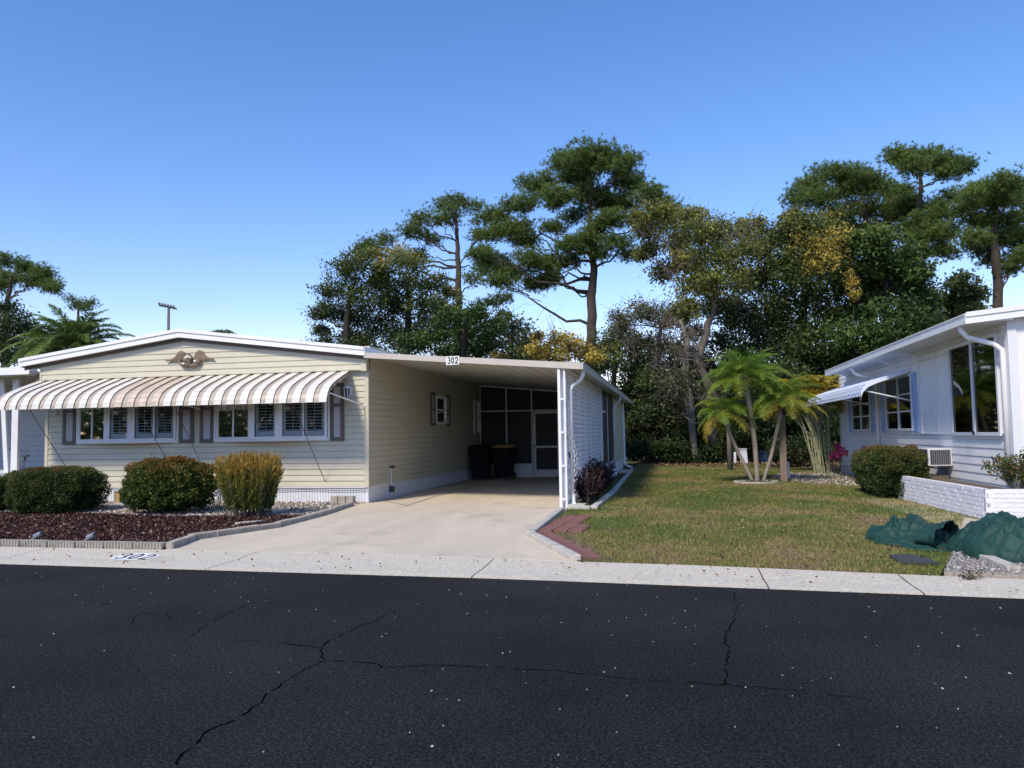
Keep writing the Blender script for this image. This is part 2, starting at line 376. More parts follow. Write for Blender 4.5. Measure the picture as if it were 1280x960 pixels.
sheet('curb_bed', [(-40, interp(CF, -40)+.03)]+[(p[0], p[1]+.03) for p in CF[1:-1]]+[(35, interp(CF, 35)+.03), (35, interp(CB, 35)+.3)]+[(p[0], p[1]+.2) for p in CB[1:-1][::-1]]+[(-40, interp(CB, -40)+.2)], -.004, M['soil'])

# driveway
dl = [G(205, 691), G(243, 678), G(343, 663), G(400, 648), G(440, 634.5), G(447, 631.5)]
kr = [G(722, 706), G(663, 673), G(702, 641)]
drive = [(p[0], p[1]) for p in dl]+[(-6.2, 15.8), (-6.2, 27.5), (-1.9, 27.5), (-1.9, 14.5), tuple(kr[1][:2]), tuple(kr[0][:2])]+[(p[0], p[1]) for p in cbk[1:4][::-1]]
sheet('driveway', drive, .037, M['conc'], .06)
mb = MB()   # expansion joint along the house wall
for a, b in [((480, 628), (508, 634.5)), ((508, 634.5), (540, 624)), ((540, 624), (600, 607))]:
    p, q = G(*a), G(*b); d = np.array([p[1]-q[1], q[0]-p[0], 0]); d = d/np.linalg.norm(d)*.012
    mb.add([(*(p-d)[:2], .0375+.003), (*(p+d)[:2], .0405), (*(q+d)[:2], .0405), (*(q-d)[:2], .0405)], [(0, 1, 2, 3)])
struct('driveway_joint', mb, M['iron'])
# lawn: from the kerb to the trees
lawn = [tuple(kr[0][:2]), tuple(kr[1][:2]), (-1.95, 14.6), (-1.5, 29), (-1.5, 34.5), (-14, 35.5), (-14, 46), (30, 46), (30, 28.5), (5.4, 28.5), (4.4, 16.6), (4.6, 12.8)]+[tuple(p[:2]) for p in (G(1205, 650), G(1192, 692), G(1176, 722))]+[(p[0], p[1]+.0) for p in (cbk[5], cbk[4])]
sheet('lawn', lawn, .030, M['lawn'], .06)
sheet('side_yard', [(30, 12.8), (30, 28.6), (5.2, 28.6), (4.4, 16.6), (4.5, 12.8)], .026, M['soil'], .05)
sheet('yard_soil', [(-60, interp(CB, -40)+.02), (-60, 34), (-14.1, 34), (-14.1, 14.5), (-20, 11), (-14, interp(CB, -14))], .020, M['lawn'], .05)
# mulch and gravel beds
mulch = [(-16, interp(CB, -16)+.06)]+[(p[0], p[1]+.05) for p in (G(0, 686.5), G(205, 691), G(243, 678), G(343, 663), G(400, 648))]+[(-7.1, 12.9), (-8.9, 12.75), (-10.6, 13.1), (-12, 13.2), (-16, 13.4)]
sheet('mulch_bed', mulch, .035, M['mulch'], .05)
gravel = [(-16, 13.38), (-12, 13.18), (-10.6, 13.08), (-8.9, 12.73), (-7.1, 12.88), tuple(G(400, 648)[:2]), tuple(G(440, 634.5)[:2]), (-6.28, 15.72), (-16, 15.72)]
sheet('gravel_bed', gravel, .033, M['gravelb'], .05)
sheet('path', [(3.60, 17.0), (4.30, 17.0), (4.47, 12.9), (4.62, 12.7), (7.5, 12.6), (7.5, 9.3), (3.75, 9.6), (3.7, 11.5), (3.72, 13.5)], .034, M['path'], .05)
grey = [tuple(p[:2]) for p in (G(1180, 720), G(1193, 692))]+[(4.2, 10.2), (7.5, 10.0), (7.5, interp(CB, 7.5)+.08)]
sheet('gravel_patch', grey, .040, M['gravelb'], .05)
lb = [(-1.98, 14.75), (-1.45, 14.6), (-1.40, 16), (-1.45, 29), (-1.98, 29)]
sheet('side_bed', lb, .036, M['mulch'], .04)
tri = [tuple(kr[0][:2]), tuple(kr[1][:2]), (-1.95, 14.4), (-1.6, 13.4), (-1.35, 10.8), (-.6, 8.62)]
sheet('brick_bed', tri, .034, M['soil'], .04)

def inpoly(P, poly):
    x, y = P[:, 0], P[:, 1]; c = np.zeros(len(P), bool); n = len(poly)
    for i in range(n):
        x1, y1 = poly[i][:2]; x2, y2 = poly[i-1][:2]
        if y1 == y2: continue
        k = ((y1 > y) != (y2 > y)) & (x < (x2-x1)*(y-y1)/(y2-y1)+x1); c ^= k
    return c
def scatter(poly, n, xr=None, yr=None, power=1.):
    a = np.array([p[:2] for p in poly]); lo, hi = a.min(0), a.max(0)
    if xr: lo[0], hi[0] = max(lo[0], xr[0]), min(hi[0], xr[1])
    if yr: lo[1], hi[1] = max(lo[1], yr[0]), min(hi[1], yr[1])
    t = rng.random((n, 2)); t[:, 1] = t[:, 1]**power
    P = lo+(hi-lo)*t; return P[inpoly(P, poly)]
def chips(name, poly, n, z, L, W, m, label, cat, flat=1.5, kind='stuff', power=1., **kw):
    P2 = scatter(poly, n, power=power, **kw); P = np.c_[P2, z+rng.uniform(0, .02, len(P2))]
    D = rng.normal(size=(len(P), 3)); D[:, 2] = np.abs(D[:, 2])*.35; D = unit(D)
    v = leaves(P, L*rng.uniform(.5, 1.3, len(P)), W*rng.uniform(.6, 1.3, len(P)), D, flat)
    return tag(rawmesh(name, v, 4, rng.random(len(P)), m), label, cat, kind=kind)
chips('mulch_chips', mulch, 60000, .035, .055, .022, M['chip'], 'dark red wood mulch covering the front planting bed', 'mulch', xr=(-13, -5))
chips('gravel_stones', gravel, 22000, .034, .045, .04, M['grav'], 'pale shell gravel along the foot of the cream house wall', 'gravel', xr=(-14, -5))
chips('grey_gravel', grey, 16000, .042, .022, .018, M['gravg'], 'grey gravel inside the white kerb under the green bag', 'gravel', xr=(2, 5))
chips('leaf_litter', [(-1.6, 33), (8, 29.5), (8, 40), (-1.6, 42)], 9000, .05, .12, .07, M['litter'], 'reddish brown dry leaf litter along the foot of the trees', 'leaf litter', .8)
chips('fallen_leaves', lawn, 2600, .055, .045, .028, M['litter'], 'scattered dry leaves lying on the lawn', 'leaves', .6, xr=(-2, 6), yr=(8, 30), power=1.4)
sb = [(3.2, 22.0), (5.2, 19.5), (5.2, 27), (3.4, 27), (2.7, 24)]
sheet('shell_bed', sb, .036, M['gravelb'], .03)
chips('shell_stones', sb, 9000, .036, .05, .04, M['grav'], 'pale stones and shells under the areca palm by the white house', 'gravel')
chips('gutter_litter', CF[1:-1]+CB[1:-1][::-1], 260, .036, .035, .025, M['litter'], 'bits of dry leaf and grit lying along the concrete gutter', 'leaves', .8, xr=(-9, 5))
# pebbles on the road
P2 = np.c_[rng.uniform(-8, 7, 480), rng.uniform(1.6, 8.2, 480)**1.0]; P2 = P2[P2[:, 1] < np.array([interp(CF, x) for x in P2[:, 0]])-.02]
V = []
for k in range(3):
    D = unit(rng.normal(size=(len(P2), 3))*np.array([1, 1, .3])); V.append(leaves(np.c_[P2, np.full(len(P2), .004)]-D*.004, .010*np.random.default_rng(3).uniform(.5, 1.8, len(P2)), .009, D, .8))
tag(rawmesh('road_pebbles', np.concatenate(V), 4, np.tile(rng.random(len(P2)), 3), M['peb']), 'tiny pale stone chips scattered over the black asphalt', 'pebbles', kind='stuff')

# cracks in the asphalt: jagged sunken-looking ribbons
def crack(pts, w0, w1, seed):
    r = random.Random(seed); P = [np.array(G(*p)) for p in pts]; mb = MB(); Q = []
    for a, b in zip(P, P[1:]):
        L = np.linalg.norm(b-a); n = max(2, int(L/.05))
        for i in range(n): Q.append(a+(b-a)*i/n+np.array([r.gauss(0, .010), r.gauss(0, .012), 0]))
    Q.append(P[-1]); n = len(Q)
    for i in range(n-1):
        d = Q[i+1]-Q[i]; e = np.array([-d[1], d[0], 0]); e /= np.linalg.norm(e)+1e-9
        if r.random() < .12: continue
        wa = (w0+(w1-w0)*i/n)*r.uniform(.35, 1.1)/2; wb = (w0+(w1-w0)*(i+1)/n)*r.uniform(.35, 1.1)/2; z = np.array([0, 0, .003])
        mb.add([Q[i]-e*wa+z, Q[i]+e*wa+z, Q[i+1]+e*wb+z, Q[i+1]-e*wb+z], [(0, 3, 2, 1)])
    tag(mb.build('road_crack', M['crack']), kind='structure')
crack([(215, 958), (240, 935), (262, 913), (300, 896), (325, 880), (332, 868), (375, 840), (405, 826)], .013, .011, 1)
crack([(405, 826), (430, 826), (465, 829), (490, 834), (560, 832), (640, 836), (720, 841), (800, 850), (868, 853), (905, 857), (960, 861), (1030, 868), (1090, 876)], .013, .007, 2)
crack([(405, 826), (399, 815), (402, 808), (430, 792), (470, 776), (500, 760)], .013, .008, 3)
crack([(399, 810), (370, 806), (335, 803), (290, 800)], .012, .006, 4)
crack([(905, 857), (907, 840), (910, 820), (906, 795), (915, 780), (920, 760), (918, 742)], .010, .007, 5)
crack([(240, 795), (262, 780), (280, 769), (315, 753)], .010, .005, 6)
crack([(125, 755), (150, 757), (170, 761)], .009, .005, 7)
crack([(160, 782), (172, 770), (185, 767), (205, 769), (216, 776)], .008, .006, 8)

# grass blades
def blades(poly, n, h, xr, yr, power):
    P2 = scatter(poly, n, xr, yr, power); k = len(P2); P = np.c_[P2, np.full(k, .028)]
    far = np.clip((P2[:, 1]-9)/20, 0, 1)[:, None]
    lean = rng.normal(size=(k, 3))*np.array([.55, .55, 0]); D = unit(np.array([0, 0, 1])+lean)
    S = unit(np.c_[rng.normal(size=(k, 2)), np.zeros(k)]); hh = h*rng.uniform(.45, 1.25, (k, 1))*(1+.3*far); w = .0085*(1+1.6*far)
    return np.stack([P-S*w/2, P+S*w/2, P+D*hh], 1), P2
v, p = blades(lawn, 380000, .040, (-2, 6), (8, 36), 1.5)
tag(rawmesh('grass', v, 3, rng.random(len(v)), M['blade']), 'short patchy green and brown lawn grass between the two houses', 'grass', kind='stuff')

# ------------------------------------------------------------------ edging, kerbs, bricks
def ridged_block(L, hgt=.085, th=.07, n=9):
    mb = MB(); xs = np.linspace(-L/2+.003, L/2-.003, n*4+1)
    fr = [-th/2-.024*abs(math.sin(math.pi*i/4))**.7 for i in range(len(xs))]
    top = [hgt+.006*abs(math.sin(math.pi*i/4)) for i in range(len(xs))]
    for i in range(len(xs)-1):
        a, b = xs[i], xs[i+1]
        mb.hexa([(a, fr[i], 0), (b, fr[i+1], 0), (b, th/2, 0), (a, th/2, 0), (a, fr[i], top[i]), (b, fr[i+1], top[i+1]), (b, th/2, top[i+1]), (a, th/2, top[i])])
    return mb
proto_edge = None
def edge_line(pts, label, group, L=.42):
    global proto_edge
    P = [np.array(p[:2]) for p in pts]; seg = [np.linalg.norm(b-a) for a, b in zip(P, P[1:])]; tot = sum(seg); n = int(round(tot/L)); st = tot/n
    for i in range(n):
        s = (i+.5)*st; k = 0
        while s > seg[k] and k < len(seg)-1: s -= seg[k]; k += 1
        d = (P[k+1]-P[k])/seg[k]; p = P[k]+d*s
        if proto_edge is None:
            proto_edge = ridged_block(L).build('edging_block', M['edging']); o = proto_edge
        else: o = proto_edge.copy(); C.objects.link(o)
        o.location = (p[0]+random.uniform(-.006, .006), p[1]+random.uniform(-.008, .008), .03+random.uniform(-.006, .004))
        o.rotation_euler = (0, 0, math.atan2(d[1], d[0])+random.uniform(-.025, .025)); tag(o, label, 'edging block', group)
edge_line([(-11.5, interp(CB, -11.5)+.04), (-8.78, 9.09), (-6.30, 8.99)], 'ribbed grey concrete edging block in the straight row between the mulch and the street gutter', 'edging blocks along the gutter')
edge_line([(-6.24, 9.02), tuple(G(243, 678)[:2]), tuple(G(343, 663)[:2]), tuple(G(400, 648)[:2]), tuple(G(440, 634.5)[:2])], 'ribbed grey concrete edging block in the slanting row between the mulch and the driveway', 'edging blocks along the driveway')
edge_line([(3.22, 8.16), (5.2, 7.98)], 'ribbed pale edging block in the row in front of the grey gravel', 'edging blocks by the gravel patch')
def kerbbar(a, b, label, w=.115, h=.07, z=.03):
    mb = MB(); mb.bar((a[0], a[1], z+h/2), (b[0], b[1], z+h/2), w, h)
    tag(mb.build('kerb_bar', M['kerbw'], bevel=.012), label, 'kerb', 'white kerb bars')
kerbbar(kr[2], ext(kr[2], kr[1], .53), 'far half of the white kerb bar running from the carport post towards the street')
kerbbar(ext(kr[2], kr[1], .535), kr[1], 'near half of the white kerb bar beside the red bricks, ending at the bend')
p705 = ext(kr[1], kr[0], .70)
kerbbar(ext(kr[1], kr[0], .02), p705, 'white kerb bar slanting from the bend towards the gutter')
kerbbar(ext(kr[1], kr[0], .712), ext(kr[1], kr[0], .98), 'short white kerb bar that ends at the gutter')
kerbbar((-1.90, 14.55), (-1.50, 14.48), 'short white kerb piece across the front of the dark red shrubs', .12)
kerbbar((-1.44, 14.5), (-1.38, 18.3), 'near low white kerb between the dark red shrubs and the lawn', .13)
kerbbar((-1.38, 18.33), (-1.45, 24.5), 'middle low white kerb between the lattice wall and the lawn', .13)
kerbbar((-1.45, 24.53), (-1.50, 29.4), 'farthest low white kerb beside the lattice wall', .13)
kerbbar((3.12, 8.35), (3.14, 9.75), 'white kerb bar along the left side of the grey gravel', .12, .07)
mb = MB(); mb.box(-1.97, -1.5, 27.6, 29.6, .03, .075); tag(mb.build('paving_slab', M['path'], bevel=.01), 'tan concrete slab at the far end of the kerb by the house wall', 'slab')
mb = MB(); mb.box(-1.93, -1.62, 14.58, 14.95, .03, .11); tag(mb.build('splash_block', M['kerbw'], bevel=.012), 'pale splash block beneath the carport downspout', 'splash block')
pb = None
def brick(x, y, a, label, group, z=.036):
    global pb
    if pb is None: pb = MB().box(-.10, .10, -.047, .047, 0, .05).build('brick', M['brick'], bevel=.006); o = pb
    else: o = pb.copy(); C.objects.link(o)
    o.location = (x, y, z+random.uniform(-.012, .004)); o.rotation_euler = (random.uniform(-.03, .03), random.uniform(-.03, .03), a+random.uniform(-.05, .05)); tag(o, label, 'brick', group)
for r_ in range(11):
    for c_ in range(2 + (r_ < 6)):
        t = (r_+.5)/11; y = 10.95+t*2.05; x = -1.79+.12*t+.212*c_
        if c_ == 2 and r_ > 3: continue
        brick(x, y, 0, 'dark red brick laid flat in the patch behind the bend of the white kerb', 'bricks in the wide patch')
for r_ in range(17):
    t = (r_+.3)/17; a = np.array(kr[1][:2]); b = np.array(kr[0][:2]); d = b-a; nrm = np.array([d[1], -d[0]]); nrm /= np.linalg.norm(nrm)
    if nrm[0] < 0: nrm = -nrm
    p = a+d*t+nrm*.19; brick(p[0], p[1], math.atan2(nrm[1], nrm[0]), 'dark red brick in the slanting row between the white kerb and the lawn', 'bricks along the slanting kerb')

# painted number on the gutter
mb = MB(); c0 = G(169, 694.8, .03); ux = np.array(G(193, 695.5)-G(145, 694)); ux[2] = 0; Lh = np.linalg.norm(ux)/2; ux /= np.linalg.norm(ux); uy = np.array([-ux[1], ux[0], 0])
pts = [c0+ux*Lh*1.0*math.copysign(abs(math.cos(a))**.6, math.cos(a))+uy*.165*math.copysign(abs(math.sin(a))**.75, math.sin(a)) for a in np.linspace(0, 2*math.pi, 41)[:-1]]
def gz(p):
    f, b = interp(CF, p[0]), interp(CB, p[0]); return float(np.interp((p[1]-f)/(b-f), [0, .12, .45, .85, 1], [.006, .014, .012, .028, .034]))
tt = np.linspace(-1, 1, 41)
for k_ in range(40):
    rows = []
    for t_ in (tt[k_], tt[k_+1]):
        hw = .225*(1-abs(t_)**2.6)**.5; rows.append([c0+ux*Lh*t_+uy*hw*q_ for q_ in np.linspace(-1, 1, 9)])
    for m_ in range(8):
        q4 = [rows[0][m_], rows[1][m_], rows[1][m_+1], rows[0][m_+1]]; mb.add([(q[0], q[1], gz(q)+.004) for q in q4], [(0, 1, 2, 3)])
ob = mb.build('painted_number', M['sign_w']); tag(ob, 'white oval with slanted black house number painted on the gutter', 'painted number')
mb = MB(); text302(mb, c0+ux*-.19+uy*-.14, ux, uy, (0, 0, 1), .12, .29, .027, .38, -.42)
mb.v = [(v[0], v[1], gz(v)+.007+(v[2]-c0[2])*.3) for v in mb.v]
mb.build('digits', M['black'], ob)
# ================================================================== CREAM HOUSE
XL, XR, YF, YB, ZS = -14.06, -6.26, 15.70, 31.0, .36
home = thing('mobile_home', 'cream mobile home with striped awning, low gable and open carport, house number 302', 'house', ((XL+XR)/2, YF, .03))
def roofz(a):      # gable underside height over x (absolute)
    x = a; return 3.62-(x+10.53)*.128 if x > -10.53 else 3.62+(x+10.53)*.130
FR = ((0, YF, 0), (1, 0, 0), (0, -1, 0))
mb = MB(); mb.box(XL+.02, XR-.03, YF+.005, YF+.12, ZS, 2.9)
lap(mb, *FR, XL+.06, XR-.07, ZS, 2.86)
o_g = ((0, YF-.12, 0), (1, 0, 0), (0, -1, 0))
lap(mb, *o_g, XL-.05, XR-.02, 2.80, 3.66, top=roofz)
n = 30; xs = np.linspace(XL-.05, XR-.02, n)     # solid behind gable boards
for a, b in zip(xs, xs[1:]):
    mb.hexa([(a, YF-.119, 2.80), (b, YF-.119, 2.80), (b, YF+.004, 2.80), (a, YF+.004, 2.80), (a, YF-.119, roofz(a)), (b, YF-.119, roofz(b)), (b, YF+.004, roofz(b)), (a, YF+.004, roofz(a))])
mb.build('front_wall', M['siding'], home)
mb = MB(); mb.box(XR-.12, XR-.005, YF+.12, YB, ZS, 3.34)
lap(mb, (XR, 0, 0), (0, 1, 0), (1, 0, 0), YF+.08, YB, ZS, 3.3, .125, .026)
mb.box(XL, XR-.12, YB-.1, YB, ZS, 3.2); mb.box(XL, XL+.1, YF+.12, YB-.1, ZS, 3.1)
mb.build('side_wall', M['siding'], home)
mb = MB()
mb.box(XR-.07, XR+.022, YF-.024, YF+.075, ZS, 2.80); mb.box(XR-.10, XR+.02, YF-.143, YF-.0, 2.79, 3.10)
mb.build('corner_trim', M['siding'], home)
mb = MB(); mb.box(XL-.02, XL+.06, YF-.024, YF+.06, ZS, 2.80); mb.box(XL-.09, XL-.05, YF-.143, YF, 2.79, 3.10)
mb.build('corner_trim', M['siding'], home)
# skirting: thin vertical ribs
mb = MB(); mb.box(XL+.03, XR-.02, YF+.03, YF+.06, .03, ZS+.0)
x = XL+.03
while x < XR-.08: mb.box(x, x+.052, YF+.015, YF+.031, .03, ZS-.012); x += .062
mb.box(XL, XR+.012, YF-.012, YF+.029, ZS-.012, ZS+.018)
y = YF+.06
mb.box(XR-.05, XR-.021, YF+.06, 27, .03, ZS)
while y < 26.9: mb.box(XR-.022, XR-.006, y, y+.052, .03, ZS-.012); y += .062
mb.box(XR-.02, XR+.02, YF+.03, 27, ZS-.012, ZS+.016); mb.box(XR-.04, XR+.0, YF+.012, YF+.06, .03, ZS-.013)
mb.build('skirting', M['skirt'], home)
mb = MB(); pts = [(x, YF-.022, ZS-.045-.02*abs(math.sin((x+6)*1.9))) for x in np.linspace(-8.6, XR, 16)]; mb.tube(pts, .007, 5)
mb.build('cable', M['iron'], home)
mb = MB(); mb.tube([(XR+.03, 17.0, .36), (XR+.035, 17.0, .72)], .013, 6); mb.tube([(XR+.03, 17.0, .10), (XR+.035, 17.0, .36)], .02, 6); mb.box(XR, XR+.10, 16.95, 17.08, .70, .755, 1); mb.box(XR+.005, XR+.09, 16.95, 17.06, .17, .30, 1)
mb.build('water_tap', [M['white'], M['iron']], home)
# gable roof with metal fascia
mb = MB(); e0, e1 = XL-.50, XR+.03
def rt(x): return roofz(x)+.19
for a, b in ((e0, -10.53), (-10.53, e1)):
    mb.prism([(a, YF-.30, roofz(a)+.025), (b, YF-.30, roofz(b)+.025), (b, YF-.30, rt(b)), (a, YF-.30, rt(a))], (0, .06, 0))
    mb.prism([(a, YF-.325, rt(a)-.05), (b, YF-.325, rt(b)-.05), (b, YF-.325, rt(b)+.02), (a, YF-.325, rt(a)+.02)], (0, .024, 0))
mb.prism([(e0, YF-.30, roofz(e0)+.025), (e0, YF-.30, rt(e0)+.02), (e0-.02, YF-.30, rt(e0)+.02), (e0-.02, YF-.30, roofz(e0)+.025)], (0, YB-YF+.5, 0))
mb.prism([(e1, YF-.30, roofz(e1)+.03), (e1, YF-.30, rt(e1)+.02), (e1+.02, YF-.30, rt(e1)+.02), (e1+.02, YF-.30, roofz(e1)+.03)], (0, YB-YF+.5, 0))
mb.build('roof_fascia', M['white2'], home)
mb = MB()
for a, b in ((e0+.005, -10.53), (-10.53, e1-.005)):
    mb.prism([(a, YF-.295, rt(a)-.02), (b, YF-.295, rt(b)-.02), (b, YF-.295, rt(b)+.005), (a, YF-.295, rt(a)+.005)], (0, YB-YF+.45, 0))
roof = mb.build('roof', M['roof'], home)
mb = MB()
for a, b in ((e0+.01, -10.53), (-10.53, e1-.01)):
    mb.prism([(a, YF-.235, roofz(a)+.012), (b, YF-.235, roofz(b)+.012), (b, YF-.235, roofz(b)+.028), (a, YF-.235, roofz(a)+.028)], (0, .36, 0))
    mb.prism([(a, YF-.155, roofz(a)-.045), (b, YF-.155, roofz(b)-.045), (b, YF-.155, roofz(b)+.011), (a, YF-.155, roofz(a)+.011)], (0, .02, 0))
mb.build('gable_trim', M['trim'], home)

# ---- bow windows with plantation shutters
def glazed(parent, fr, a0, a1, z0, z1, lights, inner=True, gm='glass', w=.035, nn=(0, .05), fm='white', proj=.0):
    """a framed panel with `lights` panes, louvre shutters behind each"""
    fb = MB(); frame(fb, fr, a0, a1, nn[0], nn[1], z0, z1, w)
    L = (a1-a0-2*w)/lights
    for i in range(1, lights): fbox(fb, fr, a0+w+L*i-.014, a0+w+L*i+.014, nn[0], nn[1], z0+w, z1-w)
    fb.build('sash', M[fm], parent)
    for i in range(lights):
        g = MB(); x0, x1 = a0+w+L*i+(.014 if i else 0), a0+w+L*(i+1)-(.014 if i < lights-1 else 0); fbox(g, fr, x0, x1, nn[0]+.022, nn[0]+.028, z0+w, z1-w)
        g.build('pane', M[gm], parent)
        if inner:
            s = MB(); d0, d1 = nn[0]-.035, nn[0]-.012; W = x1-x0; k = max(1, round(W/.33)); kw = W/k
            for j in range(k):
                p, q = x0+kw*j+.004, x0+kw*(j+1)-.004; st = .055
                fbox(s, fr, p, p+st, d0, d1, z0+w+.005, z1-w-.005); fbox(s, fr, q-st, q, d0, d1, z0+w+.005, z1-w-.005)
                fbox(s, fr, p+st, q-st, d0, d1, z0+w+.005, z0+w+.115); fbox(s, fr, p+st, q-st, d0, d1, z1-w-.09, z1-w-.005)
                z = z0+w+.13; oo, ux, nr = (np.array(t, float) for t in fr)
                while z < z1-w-.10:
                    P = lambda a, n_, zz: oo+ux*a+nr*n_+np.array([0, 0, zz])
                    s.hexa([P(p+st, d0-.012, z+.004), P(q-st, d0-.012, z+.004), P(q-st, d1+.0, z), P(p+st, d1+.0, z), P(p+st, d0-.012, z+.014), P(q-st, d0-.012, z+.014), P(q-st, d1+.0, z+.012), P(p+st, d1+.0, z+.012)])
                    z += .066
                fbox(s, fr, (p+q)/2-.005, (p+q)/2+.005, d1+.001, d1+.007, z0+w+.13, z1-w-.11)
            s.build('louvre_shutter', M['louvre'], parent)
def bow(x0, x1, z0, z1, label):
    w = MB(); D = .27; fl = .95 if x1-x0 < 2.6 else 1.0
    A, B_, C_, D_ = np.array([x0, YF-.05, 0]), np.array([x0+fl, YF-D-.05, 0]), np.array([x1-fl, YF-D-.05, 0]), np.array([x1, YF-.05, 0])
    poly = [(x0, YF), tuple(A[:2]), tuple(B_[:2]), tuple(C_[:2]), tuple(D_[:2]), (x1, YF)]
    w.prism([(p[0], p[1], z0-.05) for p in poly], (0, 0, .05)); w.prism([(p[0], p[1], z1) for p in poly], (0, 0, .05))
    for P in (B_, C_): w.box(P[0]-.03, P[0]+.03, P[1]-.012, P[1]+.045, z0, z1)
    w.box(x0-.035, x0+.01, YF-.06, YF-.0, z0-.05, z1+.05); w.box(x1-.01, x1+.035, YF-.06, YF-.0, z0-.05, z1+.05)
    win = w.build('bow_window', M['white'], home); tag(win, label)
    for P, Q, nl in ((A, B_, 2), (B_, C_, 1), (C_, D_, 2)):
        d = Q-P; L = np.linalg.norm(d); ux = d/L; nr = np.array([ux[1], -ux[0], 0])
        if nr[1] > 0: nr = -nr
        glazed(win, (P, ux, nr), .028, L-.028, z0, z1, nl, nn=(-.03, .012), w=.05)
    b = MB(); b.box(x0+.01, x1-.01, YF-.024, YF-.019, z0, z1); b.build('dark_room', M['dark'], win)
bow(-13.20, -10.69, 1.40, 2.42, 'left bow window with white plantation shutters')
bow(-9.76, -7.13, 1.40, 2.42, 'right bow window with white plantation shutters')
def shutter(fr, a0, a1, z0, z1, parent, zm=None, fm='trim', pm='shut_in', w=.075):
    s = MB(); frame(s, fr, a0, a1, .018, .055, z0, z1, w); zm = zm or (z0+(z1-z0)*.60)
    fbox(s, fr, a0+w, a1-w, .018, .055, zm-.03, zm+.03); o = s.build('shutter', M[fm], parent)
    s = MB()
    for p, q in ((z0+w, zm-.03), (zm+.03, z1-w)):
        fbox(s, fr, a0+w, a1-w, .018, .036, p, q); z = p+.02
        while z < q-.02: fbox(s, fr, a0+w+.01, a1-w-.01, .036, .043, z, z+.022); z += .036
    s.build('shutter_panel', M[pm], o)
for a0, a1 in ((-13.60, -13.26), (-10.64, -10.30), (-10.14, -9.81), (-7.09, -6.78)): shutter(FR, a0, a1, 1.34, 2.55, home, 2.09)

# ---- striped aluminium awning
prof = [(15.66, 2.80), (15.25, 2.655), (14.95, 2.545), (14.75, 2.455), (14.62, 2.37), (14.54, 2.27), (14.50, 2.18), (14.485, 2.10)]
A0, A1 = -14.32, -6.64; per = (A1-A0)/54
aw = MB()
for i in range(54):
    a, b = A0+per*i, A0+per*(i+1); white = i % 2 == 1; up = .022 if white else 0.
    rust = i in (21, 23, 25, 27)
    m = 2 if rust else (1 if white else 0)
    e = .010 if white else .0
    for (y0, z0), (y1, z1) in zip(prof, prof[1:]):
        d = Vector((0, y1-y0, z1-z0)).normalized(); nn_ = Vector((0, d.z, -d.y)); nn_ = nn_ if nn_.z > 0 or nn_.y < 0 else -nn_
        k = i*1.0
        def P(x, y, z, u): return (x, y+nn_.y*u, z+nn_.z*u)
        aw.hexa([P(a-e, y0, z0, up-.006), P(b+e, y0, z0, up-.006), P(b+e, y1, z1, up-.006), P(a-e, y1, z1, up-.006), P(a-e, y0, z0, up+.002), P(b+e, y0, z0, up+.002), P(b+e, y1, z1, up+.002), P(a-e, y1, z1, up+.002)], m)
        if white: 
            for s_ in (a-e, b+e-.004): aw.hexa([P(s_, y0, z0, -.002), P(s_+.004, y0, z0, -.002), P(s_+.004, y1, z1, -.002), P(s_, y1, z1, -.002), P(s_, y0, z0, up+.001), P(s_+.004, y0, z0, up+.001), P(s_+.004, y1, z1, up+.001), P(s_, y1, z1, up+.001)], 3)
    if not white: aw.box(a+.02, b-.02, 15.62, 15.68, 2.80, 2.835, 3)
M['groove'] = mat('awning_groove', (.19, .16, .13), .6, .1, 6.)
awn = aw.build('awning', [M['aw_tan'], M['aw_white'], M['aw_rust'], M['groove']], home); tag(awn, 'striped tan and white awning with a rust stained stretch')
for x in (A0+.004, A1-.004):
    eb = MB()
    for (y0, z0), (y1, z1) in zip(prof, prof[1:]): eb.hexa([(x-.006, y0, z0-.09), (x+.006, y0, z0-.09), (x+.006, y1, z1-.045), (x-.006, y1, z1-.045), (x-.006, y0, z0-.008), (x+.006, y0, z0-.008), (x+.006, y1, z1-.008), (x-.006, y1, z1-.008)])
    eb.build('end_panel', M['aw_tan'], awn)
for x in (A1-.01, A1-1.9, A1-3.8, A1-5.7, A0+.2):
    a = MB(); a.tube([(x, 14.60, 2.30), (x+.32, YF-.02, 2.06)], .014, 6); a.box(x+.30, x+.35, YF-.04, YF-.015, 2.02, 2.10); a.build('awning_arm', M['white'] if x in (A1-.01,) else M['white'], awn)
for (u0, v0), (u1, v1) in (((37, 512), (84, 586)), ((170, 507), (208, 574)), ((217, 505), (251, 579)), ((364, 500), (406, 601))):
    a = MB(); a.tube([PY(u0, v0, 14.52), PY(u1, v1, YF-.03)], .008, 5); a.build('tie_rod', M['iron'], awn)

